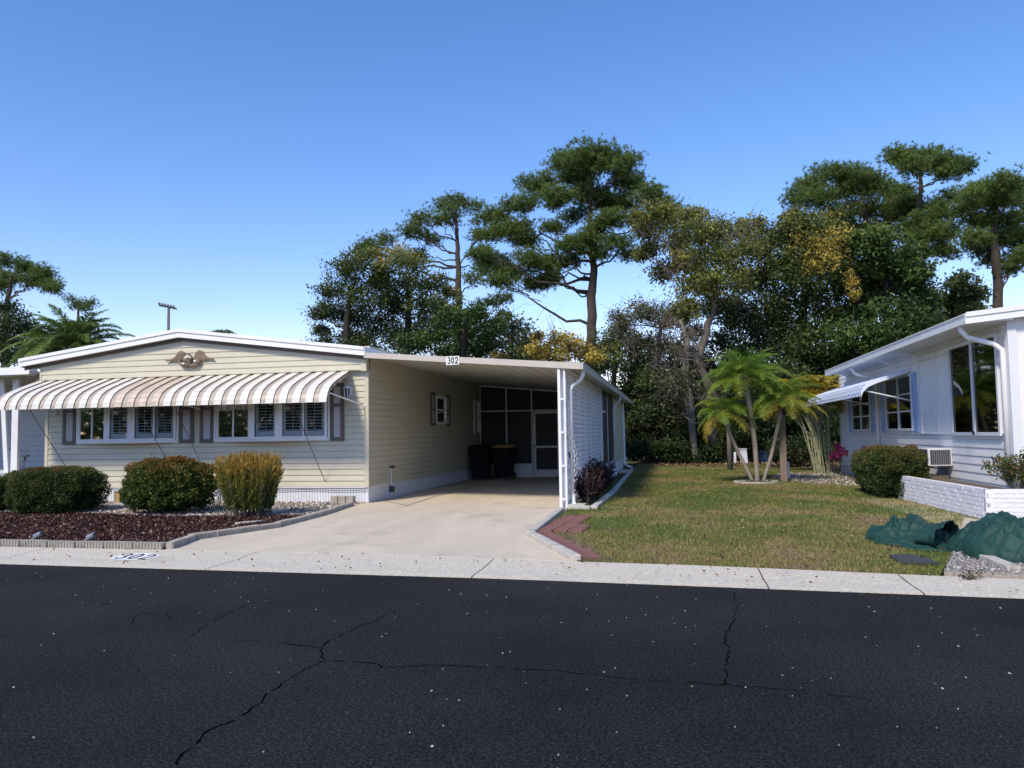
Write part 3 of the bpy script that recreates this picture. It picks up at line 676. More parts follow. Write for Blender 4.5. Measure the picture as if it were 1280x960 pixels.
# ---- lantern
def P_(*a): return np.array(a, float)
lz = 2.36; lx = -6.66
mb = MB(); mb.box(lx-.05, lx+.05, YF-.035, YF-.012, lz-.06, lz+.10); mb.tube([(lx, YF-.03, lz+.05), (lx, YF-.12, lz+.14), (lx, YF-.16, lz+.12)], .009, 6)
mb.tube([(lx, YF-.15, lz+.075), (lx, YF-.15, lz+.12), (lx, YF-.15, lz+.135)], [.085, .045, .012], 8)
mb.tube([(lx, YF-.15, lz-.175), (lx, YF-.15, lz-.15)], [.035, .055], 8)
for k in range(6):
    a = k*math.pi/3; mb.tube([(lx+.055*math.cos(a), YF-.15+.055*math.sin(a), lz-.155), (lx+.078*math.cos(a), YF-.15+.078*math.sin(a), lz+.078)], .007, 4)
lan = mb.build('wall_lantern', M['white'], home)
MB().tube([(lx, YF-.15, lz-.15), (lx, YF-.15, lz+.073)], [.048, .068], 12).build('lamp_glass', M['lampglass'], lan)

# ---- kitchen windows on the carport side
SR = ((XR, 0, 0), (0, 1, 0), (1, 0, 0))
for (a0, a1, z0, z1, sh) in ((20.42, 21.40, 1.73, 2.50, True), (24.62, 25.30, 1.46, 2.55, False)):
    w = MB(); frame(w, SR, a0, a1, .0, .075, z0, z1, .065); fbox(w, SR, a0+.065, a1-.065, .005, .06, (z0+z1)/2-.022, (z0+z1)/2+.022); win = w.build('window', M['white'], home)
    b = MB(); fbox(b, SR, a0+.06, a1-.06, .018, .024, z0+.06, z1-.06); b.build('dark_room', M['dark'], win)
    for p, q in ((z0+.065, (z0+z1)/2-.022), ((z0+z1)/2+.022, z1-.065)): g = MB(); fbox(g, SR, a0+.065, a1-.065, .034, .039, p, q); g.build('pane', M['glass_dark'], win)
    if sh:
        g = MB()
        for k in range(9): t = a0+.10+k*.085; fbox(g, SR, t, t+.045, .026, .031, (z0+z1)/2+.03, z1-.07)
        g.build('curtain', M['shut_in'], win)
        shutter(SR, a0-.42, a0-.03, z0-.05, z1+.06, home, (z0+z1)/2); shutter(SR, a1+.03, a1+.42, z0-.05, z1+.06, home, (z0+z1)/2)

# ---- carport roof
PXR = -1.68; yl, yr, ybk = 15.42, 14.60, 34.0
def cz(x): return 3.15+(x+6.20)*(2.72-3.15)/4.52
roofc = MB()
T = lambda x, y, z: (x, y, z)
roofc.hexa([(-6.24, yl+.03, cz(-6.24)-.07), (PXR, yr+.03, cz(PXR)-.07), (PXR, ybk, cz(PXR)-.07), (-6.24, ybk, cz(-6.24)-.07), (-6.24, yl+.03, cz(-6.24)-.01), (PXR, yr+.03, cz(PXR)-.01), (PXR, ybk, cz(PXR)-.01), (-6.24, ybk, cz(-6.24)-.01)])
x = -6.1
while x < PXR-.1:
    roofc.hexa([(x, yl+.1-(x+6.2)*.18, cz(x)-.082), (x+.012, yl+.1-(x+6.2)*.18, cz(x)-.082), (x+.012, ybk, cz(x)-.082), (x, ybk, cz(x)-.082), (x, yl+.1-(x+6.2)*.18, cz(x)-.069), (x+.012, yl+.1-(x+6.2)*.18, cz(x)-.069), (x+.012, ybk, cz(x)-.069), (x, ybk, cz(x)-.069)]); x += .30
cr = roofc.build('carport_roof', M['ceiling'], home)
mb = MB(); mb.hexa([(-6.24, yl, cz(-6.24)-.105), (PXR+.0, yr, cz(PXR)-.115), (PXR, yr+.03, cz(PXR)-.115), (-6.24, yl+.03, cz(-6.24)-.105), (-6.24, yl, cz(-6.24)+.005), (PXR, yr, cz(PXR)+.005), (PXR, yr+.03, cz(PXR)+.005), (-6.24, yl+.03, cz(-6.24)+.005)])
mb.build('front_fascia', M['fascia'], cr)
mb = MB(); mb.box(PXR-.0, PXR+.085, yr, 25.6, cz(PXR)-.115, cz(PXR)+.004); mb.box(PXR, PXR+.085, 25.63, ybk, cz(PXR)-.115, cz(PXR)+.004); mb.box(PXR+.06, PXR+.10, yr-.004, 25.6, cz(PXR)-.01, cz(PXR)+.012); mb.box(PXR+.06, PXR+.10, 25.63, ybk, cz(PXR)-.01, cz(PXR)+.012)
mb.build('gutter', M['fascia'], cr)
# downspouts
def spout(x, y, zt, zb, off=.30):
    m_ = MB(); m_.tube([(x, y, zt), (x, y, zt-.10), (x-.05, y+.0, zt-.20), (x-off+.04, y, zt-.30), (x-off, y, zt-.38), (x-off, y, zb+.20)], .036, 8)
    m_.tube([(x-off, y, zb+.22), (x-off+.02, y-.02, zb+.08), (x-off+.05, y-.16, zb+.03)], .038, 8)
    return m_
spout(PXR+.04, 14.95, cz(PXR)-.10, .06, .24).build('downspout', M['white2'], home, smooth=True)
spout(PXR+.04, 25.75, cz(PXR)-.10, .06, .22).build('downspout', M['white2'], home, smooth=True)
mb = MB(); mb.tube([(-1.92, 31.75, 2.6), (-1.90, 31.75, .25), (-1.84, 31.7, .14), (-1.60, 31.5, .06)], .045, 8); mb.build('downspout', M['white2'], home, smooth=True)
# open-web post at the front and header
px_, py_ = -2.04, 14.72; ZT = cz(px_)-.075
mb = MB(); mb.box(px_-.055, px_-.005, py_-.02, py_+.03, .037, ZT); mb.box(px_+.06, px_+.09, py_-.02, py_+.03, .037, ZT); z = .2
while z < ZT-.1: mb.bar((px_-.005, py_+.005, z), (px_+.06, py_+.005, z), .03, .09, 0, (0, 1, 0)) ; z += .62
mb.box(px_-.055, px_+.09, py_+.10, py_+.13, .037, ZT)
mb.build('carport_post', M['white2'], home)
# lattice wall
lat = MB(); LX = -1.965; y0, y1, z0, z1 = 14.92, 22.7, .10, cz(LX)-.09; hh = z1-z0; st = .140; w = .044
def strips(sgn, x):
    c = -hh
    while c < (y1-y0):
        a, b = (c, c+hh)
        ta, tb = max(a, 0), min(b, y1-y0)
        if tb-ta > .05:
            za, zb = ta-a, tb-a
            if sgn < 0: za, zb = hh-za, hh-zb
            lat.bar((x, y0+ta, z0+za), (x, y0+tb, z0+zb), w, .007, 0, (1, 0, 0))
        c += st*1.414*.98
strips(1, LX); strips(-1, LX-.008)
y = y0+.1
lt = lat.build('lattice_panel', M['white2'], home)
mb = MB()
for y in (y0, y0+1.22, y0+2.44, y0+3.66, y0+4.88, y0+6.1, y1): mb.box(LX-.045, LX-.013, y-.022, y+.022, .04, z1+.02)
mb.box(LX-.045, LX+.006, y0, y1, z1, z1+.05); mb.box(LX-.045, LX+.006, y0, y1, .045, .10)
mb.build('lattice_frame', M['white'], home)
mb = MB(); mb.tube([(LX+.03, 16.2, .5), (LX+.03, 16.2, 1.10), (LX+.05, 16.6, 1.13)], .010, 6); mb.tube([(LX+.02, 15.15, 1.0), (LX+.02, 15.15, .10)], .035, 6); mb.box(LX, LX+.06, 15.1, 15.22, .95, 1.06, 1); mb.build('conduit', [M['white2'], M['iron']], home)
# screened room end walls on the lattice side: dark screens then siding
wx = -1.965
mb = MB(); mb.box(wx-.04, wx-.01, 22.74, 27.1, .52, cz(wx)-.09); scr = mb.build('side_screen', M['screen'], home)
mb = MB(); mb.box(wx-.06, wx+.01, 22.7, 27.15, .03, .52)
for y in (22.72, 24.6, 27.1): mb.box(wx-.01, wx+.008, y-.022, y+.022, .521, cz(wx)-.09)
mb.box(wx-.01, wx+.02, 22.72, 23.62, 2.02, 2.07)
mb.build('screen_frame', M['skirt'], home)
mb = MB(); mb.box(wx-.10, wx-.005, 27.17, 31.7, .45, cz(wx)-.09); lap(mb, (wx, 0, 0), (0, 1, 0), (1, 0, 0), 27.17, 31.66, .45, cz(wx)-.10); mb.box(wx-.02, wx+.025, 31.64, 31.72, .45, cz(wx)-.09)
mb.box(-6.2, wx-.10, 31.6, 31.7, .45, 2.7)
mb.build('shed_wall', M['siding'], home)
mb = MB(); mb.box(wx-.05, wx+.012, 27.16, 31.68, .03, .449); mb.build('shed_skirting', M['skirt'], home)

# ---- screen wall across the back of the carport
YS = 25.30
BR = ((0, YS, 0), (1, 0, 0), (0, -1, 0))
scr = MB(); scr.box(-6.2, -2.02, YS+.01, YS+.03, .30, 2.62); scr.prism([(-6.2, YS+.01, 2.62), (-2.02, YS+.01, 2.62), (-2.02, YS+.01, cz(-2.02)-.09), (-6.2, YS+.01, cz(-6.2)-.09)], (0, .02, 0))
sw = scr.build('screen_wall', M['screen'], home)
mb = MB()
for x, t in ((-6.17, .03), (-5.30, .04), (-4.46, .04)):
    fbox(mb, BR, x-t/2, x+t/2, 0, .045, .48, cz(x)-.085)
fbox(mb, BR, -6.2, -2.02, .0, .04, 2.17, 2.21)
mb.prism([(-6.2, YS-.045, cz(-6.2)-.135), (-2.02, YS-.045, cz(-2.02)-.135), (-2.02, YS-.045, cz(-2.02)-.085), (-6.2, YS-.045, cz(-6.2)-.085)], (0, .05, 0))
mb.build('screen_bars', M['white'], sw)
mb = MB(); fbox(mb, BR, -6.2, -4.44, 0, .05, .04, .479); mb.build('kick_panel', M['skirt'], sw); mb = MB(); fbox(mb, BR, -3.52, -2.02, 0, .05, .04, .479); fbox(mb, BR, -3.55, -3.49, .0, .05, .48, 2.17); fbox(mb, BR, -2.75, -2.71, .0, .045, .48, 2.17)
mb.build('kick_panel', M['skirt'], sw)
mb = MB(); d0, d1 = -4.42, -3.55; frame(mb, BR, d0, d1, .0, .065, .05, 2.165, .085); fbox(mb, BR, d0+.085, d1-.085, .01, .06, .98, 1.045); fbox(mb, BR, d0+.085, d1-.085, .01, .05, .13, .27)
dr = mb.build('screen_door', M['white'], home)
mb = MB(); fbox(mb, BR, d0+.04, d0+.065, .066, .10, 1.0, 1.12); mb.build('door_handle', M['iron'], dr)

# ---- house number sign, eagle
p, q = PY(558, 447, 15.2), PY(575.5, 455.2, 15.2)
sx0, sx1, sz0, sz1 = p[0], q[0], q[2], p[2]; sy = yl-(sx0+6.2)*.18-.012
sx0, sx1 = [v*sy/15.2 for v in (sx0, sx1)]; sz0, sz1 = [1.4+(v-1.4)*sy/15.2 for v in (sz0, sz1)]
_fx = np.array([4.52, -.82, 0]); _fx /= np.linalg.norm(_fx); _fn = np.array([_fx[1], -_fx[0], 0])
so_ = np.array([sx0, yl-(sx0+6.2)*.1814, 0])+_fn*.004; wS = sx1-sx0
mb = MB(); fbox(mb, (so_, _fx, _fn), 0, wS, 0, .016, sz0-.01, sz1+.02); sg = mb.build('house_number_sign', M['sign_w']); tag(sg, 'small white plate with black number 302 on the carport roof edge', 'sign')
mb = MB(); wd = wS*.225; text302(mb, so_+_fx*wS*.12+_fn*.0165+np.array([0, 0, sz0+.015]), _fx, (0, 0, 1), _fn, wd, (sz1-sz0)-.018, .021, .27)
mb.build('digits', M['black'], sg)

e0_ = PY(238, 449, YF-.16); ex, ez = e0_[0], e0_[2]
eg = MB(); y0 = YF-.145
def plate(pts, t, m=0, dy=0): eg.prism([(ex+a, y0-dy, ez+b) for a, b in pts], (0, -t, 0), m)
for s in (-1, 1):
    plate([(s*.10, .02), (s*.16, .17), (s*.24, .215), (s*.32, .19), (s*.37, .11), (s*.44, .05), (s*.60, -.01), (s*.50, -.025), (s*.40, -.045), (s*.24, -.05), (s*.12, -.05)][::s], .035)
    for k in range(6):
        a = k/5; x0 = .20+.05*k; eg.bar((ex+s*x0, y0-.042, ez+.15-.028*k), (ex+s*(x0+.10+.02*k), y0-.036, ez-.015-.002*k), .034, .016, 0, (0, 1, 0))
eg.tube([(ex-.02, y0-.05, ez+.13), (ex, y0-.06, ez+.02), (ex, y0-.05, ez-.16)], [.035, .075, .05], 10)
eg.tube([(ex-.10, y0-.07, ez+.085), (ex-.05, y0-.07, ez+.12), (ex, y0-.06, ez+.11)], [.012, .035, .035], 8)
for s in (-1, 1):
    eg.tube([(ex+s*.05, y0-.045, ez-.16), (ex+s*.20, y0-.05, ez-.13), (ex+s*.27, y0-.05, ez-.06), (ex+s*.22, y0-.05, ez+.0)], [.04, .05, .04, .015], 8)
for k in range(14):
    a = math.pi+math.pi*k/13; eg.tube([(ex+.25*math.cos(a), y0-.04, ez-.07+.115*math.sin(a)), (ex+.30*math.cos(a+.2), y0-.055, ez-.05+.13*math.sin(a+.2))], [.030, .006], 5)
eg.v = [(ex+(a-ex)*.9, b, ez+(c-ez)*.9) for a, b, c in eg.v]
eag = eg.build('eagle_ornament', M['eagle']); tag(eag, 'weathered bronze eagle with spread wings on the cream gable', 'ornament')
eg = MB(); eg.tube([(ex-.09, y0-.085, ez+.02), (ex-.02, y0-.095, ez+.05), (ex+.06, y0-.085, ez+.02)], [.02, .042, .02], 8); eg.build('white_breast', M['eagle_w'], eag)
eg = MB()
for a, b in ((-.11, -.10), (.17, -.055)): eg.tube([(ex+a-.03, y0-.10, ez+b), (ex+a+.03, y0-.10, ez+b)], .025, 6)
eg.build('white_spot', M['eagle_w'], eag)

# ---- wheelie bins
def wheelie(x, y, a, label, text=True):
    t = thing('wheelie_bin', label, 'bin', (x, y, .037), 'wheelie bins in the carport')
    Rm = Matrix.Rotation(a, 3, 'Z')
    def put(mb): mb.v = [tuple((Rm@Vector(p))+Vector((x, y, .037))) for p in mb.v]; return mb
    m_ = MB(); m_.hexa([(-.24, -.29, .08), (.24, -.29, .08), (.24, .24, .08), (-.24, .24, .08), (-.29, -.36, .98), (.29, -.36, .98), (.29, .33, .98), (-.29, .33, .98)]); m_.box(-.305, .305, -.375, .345, .92, .975)
    m_.box(-.20, .20, -.302, -.296, .25, .30); put(m_).build('body', M['bin'], t, bevel=.02)
    m_ = MB(); m_.prism([(-.31, -.39, .985), (-.31, .36, .985), (-.31, .36, 1.05), (-.31, -.1, 1.085), (-.31, -.39, 1.02)], (.62, 0, 0)); put(m_).build('lid', M['bin'] if text else M['bin_lid'], t, bevel=.012)
    m_ = MB(); m_.tube([(-.24, .40, 1.0), (.24, .40, 1.0)], .015, 8); put(m_).build('handle', M['bin'], t)
    for s in (-1, 1): m_ = MB(); m_.tube([(s*.25, .24, .10), (s*.30, .24, .10)], .10, 16); put(m_).build('wheel', M['black'], t)
    if text:
        m_ = MB()
        for r_, (zz, xs_) in enumerate(((.735, [-.10, -.06, -.02, .02, .05]), (.685, [-.14, -.10, -.05, .0, .04, .09]))):
            for x_ in xs_: m_.box(x_, x_+.028, -.346-.006+(.98-zz)*.07, -.343+(.98-zz)*.07, zz, zz+.024)
        put(m_).build('lettering', M['shut_in'], t)
wheelie(-5.86, 24.05, R(4), 'black wheelie bin with white lettering on its front beside the cream wall')
wheelie(-5.20, 24.35, R(-3), 'black wheelie bin with a tan lid, the one nearer the screen door', False)

# ================================================================== NEIGHBOUR ON THE LEFT (cut by the frame)
nb = thing('neighbour_house', 'grey sided neighbour house with flat white carport roof at the left edge', 'house', (-20, 17, 0))
mb = MB(); lap(mb, (0, 19.0, 0), (1, 0, 0), (0, -1, 0), -20.0, -14.9, .45, 3.0, .14); mb.box(-20.0, -14.9, 19.005, 30, .45, 3.0); mb.box(-15.1, -14.85, 18.97, 19.1, .45, 2.9); mb.build('wall', M['siding_grey'], nb)
mb = MB(); mb.box(-24.5, -20.01, 19.2, 19.3, .4, 3.0); mb.build('dark_screen', M['screen'], nb)
mb = MB(); mb.box(-28, -14.75, 16.1, 16.15, 2.98, 3.17); mb.hexa([(-28, 15.9, 2.98), (-14.75, 15.9, 3.0), (-14.75, 16.11, 3.0), (-28, 16.11, 2.98), (-28, 15.9, 3.03), (-14.75, 15.9, 3.18), (-14.75, 16.11, 3.18), (-28, 16.11, 3.03)]); mb.build('roof_fascia', M['white2'], nb)
mb = MB(); mb.box(-28, -14.75, 16.16, 30, 3.0, 3.08)
x = -27.9
while x < -14.8: mb.box(x, x+.10, 16.17, 24, 2.96, 3.0); x += .22
mb.build('roof', M['fascia'], nb)
p, q = PY(2, 515, 16.5), PY(9, 588, 16.5)
mb = MB(); mb.bar((p[0], 16.5, 2.98), (q[0], 16.5, .6), .12, .06, 0, (0, 1, 0)); p = PY(19, 588, 16.5); mb.box(p[0]-.09, p[0]+.09, 16.45, 16.53, .6, 2.98); mb.build('carport_post', M['white'], nb)
mb = MB(); mb.box(-24, -15.0, 16.3, 16.9, .0, .62); mb.build('base_wall', M['white'], nb)
mb = MB(); mb.box(-24, -14.9, 16.25, 16.28, .58, .68); mb.box(-24, -16.2, 16.9, 17.2, .62, .72); mb.build('sill', M['stone'], nb)
# ================================================================== WHITE HOUSE ON THE RIGHT
WX = 5.30; Y0, Y1 = 13.90, 27.2
wh = thing('white_house', 'white sided house with blue awning and tall dark window at the right edge', 'house', (WX, Y0, .03))
LR = ((WX, 0, 0), (0, 1, 0), (-1, 0, 0))
mb = MB(); mb.box(WX+.005, WX+.12, Y0, Y1, .25, 3.25); lap(mb, *LR, Y0+.1, Y1, .30, 1.30, .15, .016); mb.box(WX+.12, WX+9, Y1-.1, Y1, .25, 3.2)
lap(mb, *LR, Y0+.1, Y1, 2.86, 3.25, .13, .012)
fbox(mb, LR, Y0+.1, Y1, .0, .012, 1.305, 2.85)
mb.hexa([(WX+.12, Y0, .25), (14, Y0, .25), (14, Y0+.1, .25), (WX+.12, Y0+.1, .25), (WX+.12, Y0, 3.15), (14, Y0, 3.9), (14, Y0+.1, 3.9), (WX+.12, Y0+.1, 3.15)])
x = WX+.25
while x < 9: mb.box(x, x+.03, Y0-.014, Y0, .3, 3.15+(x-WX)*.08); x += .20
mb.build('wall', M['whitewall'], wh)
mb = MB(); mb.box(WX-.03, WX+.10, Y0-.035, Y0+.10, .25, 3.22); fbox(mb, LR, Y0+.1, Y1, .013, .04, 1.285, 1.315); fbox(mb, LR, 18.52, 18.70, .013, .04, 1.316, 2.9); fbox(mb, LR, 17.45, 17.47, .013, .02, 1.316, 3.0); fbox(mb, LR, 26.0, 26.2, .013, .04, 1.316, 2.9)
mb.build('corner_trim', M['white'], wh)
EX, EY0, EY1 = 4.74, 13.72, 25.6
def ez_(y): return 3.13
mb = MB(); mb.box(EX, WX+.0, EY0, EY1, 3.10, 3.14); mb.hexa([(EX+.0, EY0, 3.141), (9.5, EY0, 3.62), (9.5, Y1, 3.62), (EX, EY1, 3.141), (EX, EY0, 3.20), (9.5, EY0, 3.70), (9.5, Y1, 3.70), (EX, EY1, 3.20)])
mb.build('roof', M['white'], wh)
mb = MB(); mb.box(EX-.11, EX-.001, EY0, EY1, 3.07, 3.085); mb.box(EX-.125, EX-.11, EY0, EY1, 3.07, 3.21); mb.box(EX-.14, EX-.10, EY0, EY1, 3.205, 3.225); mb.box(EX-.11, EX, EY0-.0, EY0+.012, 3.085, 3.2)
mb.hexa([(EX-.12, EY0-.02, 3.06), (9.5, EY0-.02, 3.54), (9.5, EY0-.001, 3.54), (EX-.12, EY0-.001, 3.06), (EX-.12, EY0-.02, 3.235), (9.5, EY0-.02, 3.72), (9.5, EY0-.001, 3.72), (EX-.12, EY0-.001, 3.235)])
mb.hexa([(EX-.12, EY0-.04, 3.17), (9.5, EY0-.04, 3.655), (9.5, EY0-.021, 3.655), (EX-.12, EY0-.021, 3.17), (EX-.12, EY0-.04, 3.245), (9.5, EY0-.04, 3.73), (9.5, EY0-.021, 3.73), (EX-.12, EY0-.021, 3.245)])
mb.build('gutter', M['white2'], wh)
def rwin(a0, a1, z0, z1, cols, rows):
    f = MB(); frame(f, LR, a0, a1, .012, .065, z0, z1, .06); Wd = (a1-a0-.12)/cols; Hd = (z1-z0-.12)/rows
    for i in range(1, cols): fbox(f, LR, a0+.06+Wd*i-.035, a0+.06+Wd*i+.035, .012, .06, z0+.06, z1-.06)
    for j in range(1, rows):
        for i in range(cols): fbox(f, LR, a0+.06+Wd*i+(.035 if i else 0), a0+.06+Wd*(i+1)-(.035 if i < cols-1 else 0), .014, .05, z0+.06+Hd*j-.017, z0+.06+Hd*j+.017)
    w = f.build('window', M['white'], wh)
    b = MB(); fbox(b, LR, a0+.05, a1-.05, .0125, .016, z0+.05, z1-.05); b.build('dark_room', M['dark'], w)
    for i in range(cols):
        g = MB(); fbox(g, LR, a0+.06+Wd*i+(.035 if i else 0), a0+.06+Wd*(i+1)-(.035 if i < cols-1 else 0), .028, .032, z0+.06, z1-.06); g.build('pane', M['glass_dark'], w)
    return w
rwin(22.95, 25.2, 1.36, 2.56, 2, 3); rwin(19.10, 21.35, 1.36, 2.66, 2, 3)
w = rwin(14.28, 16.60, 1.27, 2.97, 2, 1)
m_ = MB(); fbox(m_, LR, 15.40, 15.46, .066, .085, 1.29, 1.35); m_.build('latch', M['black'], w)
m_ = MB(); fbox(m_, LR, 14.9, 15.2, .018, .024, 1.33, 2.9); m_.build('curtain', M['glass_dark'], w)
for a0, a1 in ((25.25, 25.62), (22.5, 22.9), (21.42, 21.85), (18.74, 19.05)): shutter(LR, a0, a1, 1.34, 2.66, wh, None, 'aw_blue', 'aw_blue', .05)
for (y, zt, zb) in ((14.02, 3.08, .45), (22.15, 3.08, .40)):
    m_ = MB(); m_.tube([(EX-.06, y+.10, zt), (EX-.06, y+.10, zt-.08), (EX+.02, y+.07, zt-.20), (WX-.18, y+.02, zt-.32), (WX-.07, y, zt-.42), (WX-.06, y, zt-.55), (WX-.06, y, zb)], .042, 10); m_.build('downspout', M['white2'], wh, smooth=True)
for y in (18.2, 20.2, 24.6): m_ = MB(); m_.tube([(EX+.02, y, 3.10), (WX-.01, y, 2.86)], .022, 6); m_.build('eave_brace', M['white2'], wh)
# blue awning
prof2 = [(WX-.02, 2.76), (WX-.45, 2.62), (WX-.75, 2.52), (WX-.93, 2.44), (WX-1.03, 2.34), (WX-1.08, 2.24), (WX-1.09, 2.16)]
aw = MB(); n = 56; a0, a1 = 19.2, 26.9; per = (a1-a0)/n
for i in range(n):
    a, b = a0+per*i, a0+per*(i+1); wht = i % 2 == 0; up = .018 if wht else 0
    for (x0, z0), (x1, z1) in zip(prof2, prof2[1:]): aw.hexa([(x0, a, z0+up-.004), (x0, b, z0+up-.004), (x1-up*.8, b, z1+up*.4-.004), (x1-up*.8, a, z1+up*.4-.004), (x0, a, z0+up+.003), (x0, b, z0+up+.003), (x1-up*.8-.004, b, z1+up*.4+.003), (x1-up*.8-.004, a, z1+up*.4+.003)], 1 if wht else 0)
ba = aw.build('awning', [M['aw_blue'], M['aw_pale']], wh)
eb = MB()
for i in range(len(prof2)-1):
    (x0, z0), (x1, z1) = prof2[i], prof2[i+1]; eb.hexa([(x0, a0-.012, z0-.07), (x1, a0-.012, z1-.07), (x1, a0, z1-.07), (x0, a0, z0-.07), (x0, a0-.012, z0+.02), (x1, a0-.012, z1+.02), (x1, a0, z1+.02), (x0, a0, z0+.02)])
eb.build('end_panel', M['aw_pale'], ba)
for y in (19.3, 22.8, 26.4): m_ = MB(); m_.tube([(WX-1.0, y, 2.30), (WX-.03, y, 2.05)], .016, 6); m_.build('awning_arm', M['white2'], ba)
# window air conditioner
ac = MB(); fr = LR; fbox(ac, fr, 16.72, 17.30, .02, .46, .68, 1.02); acb = ac.build('air_conditioner', M['acw'], wh, bevel=.015)
g = MB(); 
for k in range(11): z = .71+k*.026; fbox(g, fr, 16.76, 17.26, .461, .468, z, z+.016)
for k in range(9): a = .07+k*.038; g.box(WX-a-.022, WX-a, 16.711, 16.718, .72, .98)
g.build('grille', M['acg'], acb)
g = MB(); g.box(WX-.42, WX-.06, 16.716, 16.7195, .71, .99); fbox(g, fr, 16.75, 17.27, .4605, .4625, .70, 1.0); g.build('grille_back', M['black'], acb)
mb = MB(); mb.box(WX-.05, WX+.004, Y0, Y1, .03, .30); mb.build('base', M['stone'], wh)
# planter of white painted brick
pl = thing('brick_planter', 'low white painted brick planter wall in front of the white house', 'planter', (4.5, 13.5, .03))
A_, B_ = np.array([4.33, 16.95]), np.array([4.50, 12.93])
pm = MB()
def course_wall(mb, a, b, z0, z1, th, nc, seed):
    r = random.Random(seed); d = (b-a); L = np.linalg.norm(d); d = d/L; nr = np.array([d[1], -d[0]]); hh = (z1-z0)/nc
    for c_ in range(nc):
        s = -(.105 if c_ % 2 else 0)
        while s < L:
            p, q = max(s+.004, .0), min(s+.206, L); s += .21
            if q-p < .02: continue
            o_ = r.uniform(0, .007); A = a+d*p; B = a+d*q
            mb.hexa([(*(A+nr*o_), z0+c_*hh+.005), (*(B+nr*o_), z0+c_*hh+.005), (*(B-nr*th), z0+c_*hh+.005), (*(A-nr*th), z0+c_*hh+.005), (*(A+nr*o_), z0+(c_+1)*hh-.003), (*(B+nr*o_), z0+(c_+1)*hh-.003), (*(B-nr*th), z0+(c_+1)*hh-.003), (*(A-nr*th), z0+(c_+1)*hh-.003)])
    A = a+nr*.014; B = b+nr*.014
    mb.hexa([(*A, z0), (*B, z0), (*(B-nr*(th-.01)), z0), (*(A-nr*(th-.01)), z0), (*A, z1-.006), (*B, z1-.006), (*(B-nr*(th-.01)), z1-.006), (*(A-nr*(th-.01)), z1-.006)])
course_wall(pm, B_, A_, .03, .50, -.10, 7, 2)
course_wall(pm, np.array([7.5, 12.86]), B_+np.array([0.0, -.0]), .03, .50, -.10, 7, 3)
pm.build('brick_wall', M['pbrick'], pl)
mb = MB(); mb.add([(4.42, 16.9, .43), (4.6, 13.0, .43), (7.5, 12.95, .43), (7.5, 13.89, .43), (5.24, 13.89, .43), (5.24, 16.9, .43)], [(0, 1, 2, 3, 4, 5)]); mb.box(4.34, 5.24, 16.88, 16.96, .03, .49)
mb.build('soil', M['soil'], pl)

# ================================================================== GREEN BAGS
from mathutils import noise as mn
def ridge(q): return 1-2.2*abs(mn.noise(q))
def sack(name, label, path, rad, seed, amp=.06, nseg=84, m=130):
    """crumpled cloth sack lying on the ground: path of (x,y), rad of (half width, height)"""
    P = []; mb = MB(); k = len(path)
    for i in range(m):
        t = i/(m-1)*(k-1); a = int(min(t, k-2)); f = t-a; f = f*f*(3-2*f)*.5+f*.5
        c = np.array(path[a])*(1-f)+np.array(path[a+1])*f; w, h = np.array(rad[a])*(1-f)+np.array(rad[a+1])*f
        d = np.array(path[min(a+1, k-1)])-np.array(path[a]); d = d/np.linalg.norm(d); nr = np.array([-d[1], d[0]])
        for j in range(nseg):
            an = 2*math.pi*j/nseg; ca, sa = math.cos(an), math.sin(an)
            x_ = w*math.copysign(abs(ca)**.85, ca); z_ = h*.5*(1+math.copysign(abs(sa)**.9, sa))
            q = Vector((c[0]+nr[0]*x_+seed, c[1]+nr[1]*x_, z_)); wv = Vector((mn.noise(q*2.5), mn.noise(q*2.5+Vector((5, 1, 2))), mn.noise(q*2.5+Vector((1, 7, 2)))))*.25
            g = q+wv; dsp = amp*(.55*ridge(g*1.9)+.80*ridge(g*3.9+Vector((4, 4, 4)))+.50*ridge(g*8.)+.28*ridge(g*16.)-.55)*(.30+.70*max(sa, 0))
            sd = amp*.9*mn.noise(g*2.2+Vector((3, 3, 3)))
            z = z_+max(sa, 0)*dsp*1.2; x_ += ca*dsp*1.1
            P.append((c[0]+nr[0]*x_+d[0]*sd, c[1]+nr[1]*x_+d[1]*sd, max(z, .004)+.035))
    fs = [(i*nseg+j, i*nseg+(j+1) % nseg, (i+1)*nseg+(j+1) % nseg, (i+1)*nseg+j) for i in range(m-1) for j in range(nseg)]
    mb.add(P, fs); o = mb.build(name, M['bag'], smooth=True); tag(o, label, 'bag', 'green garden bags'); return o
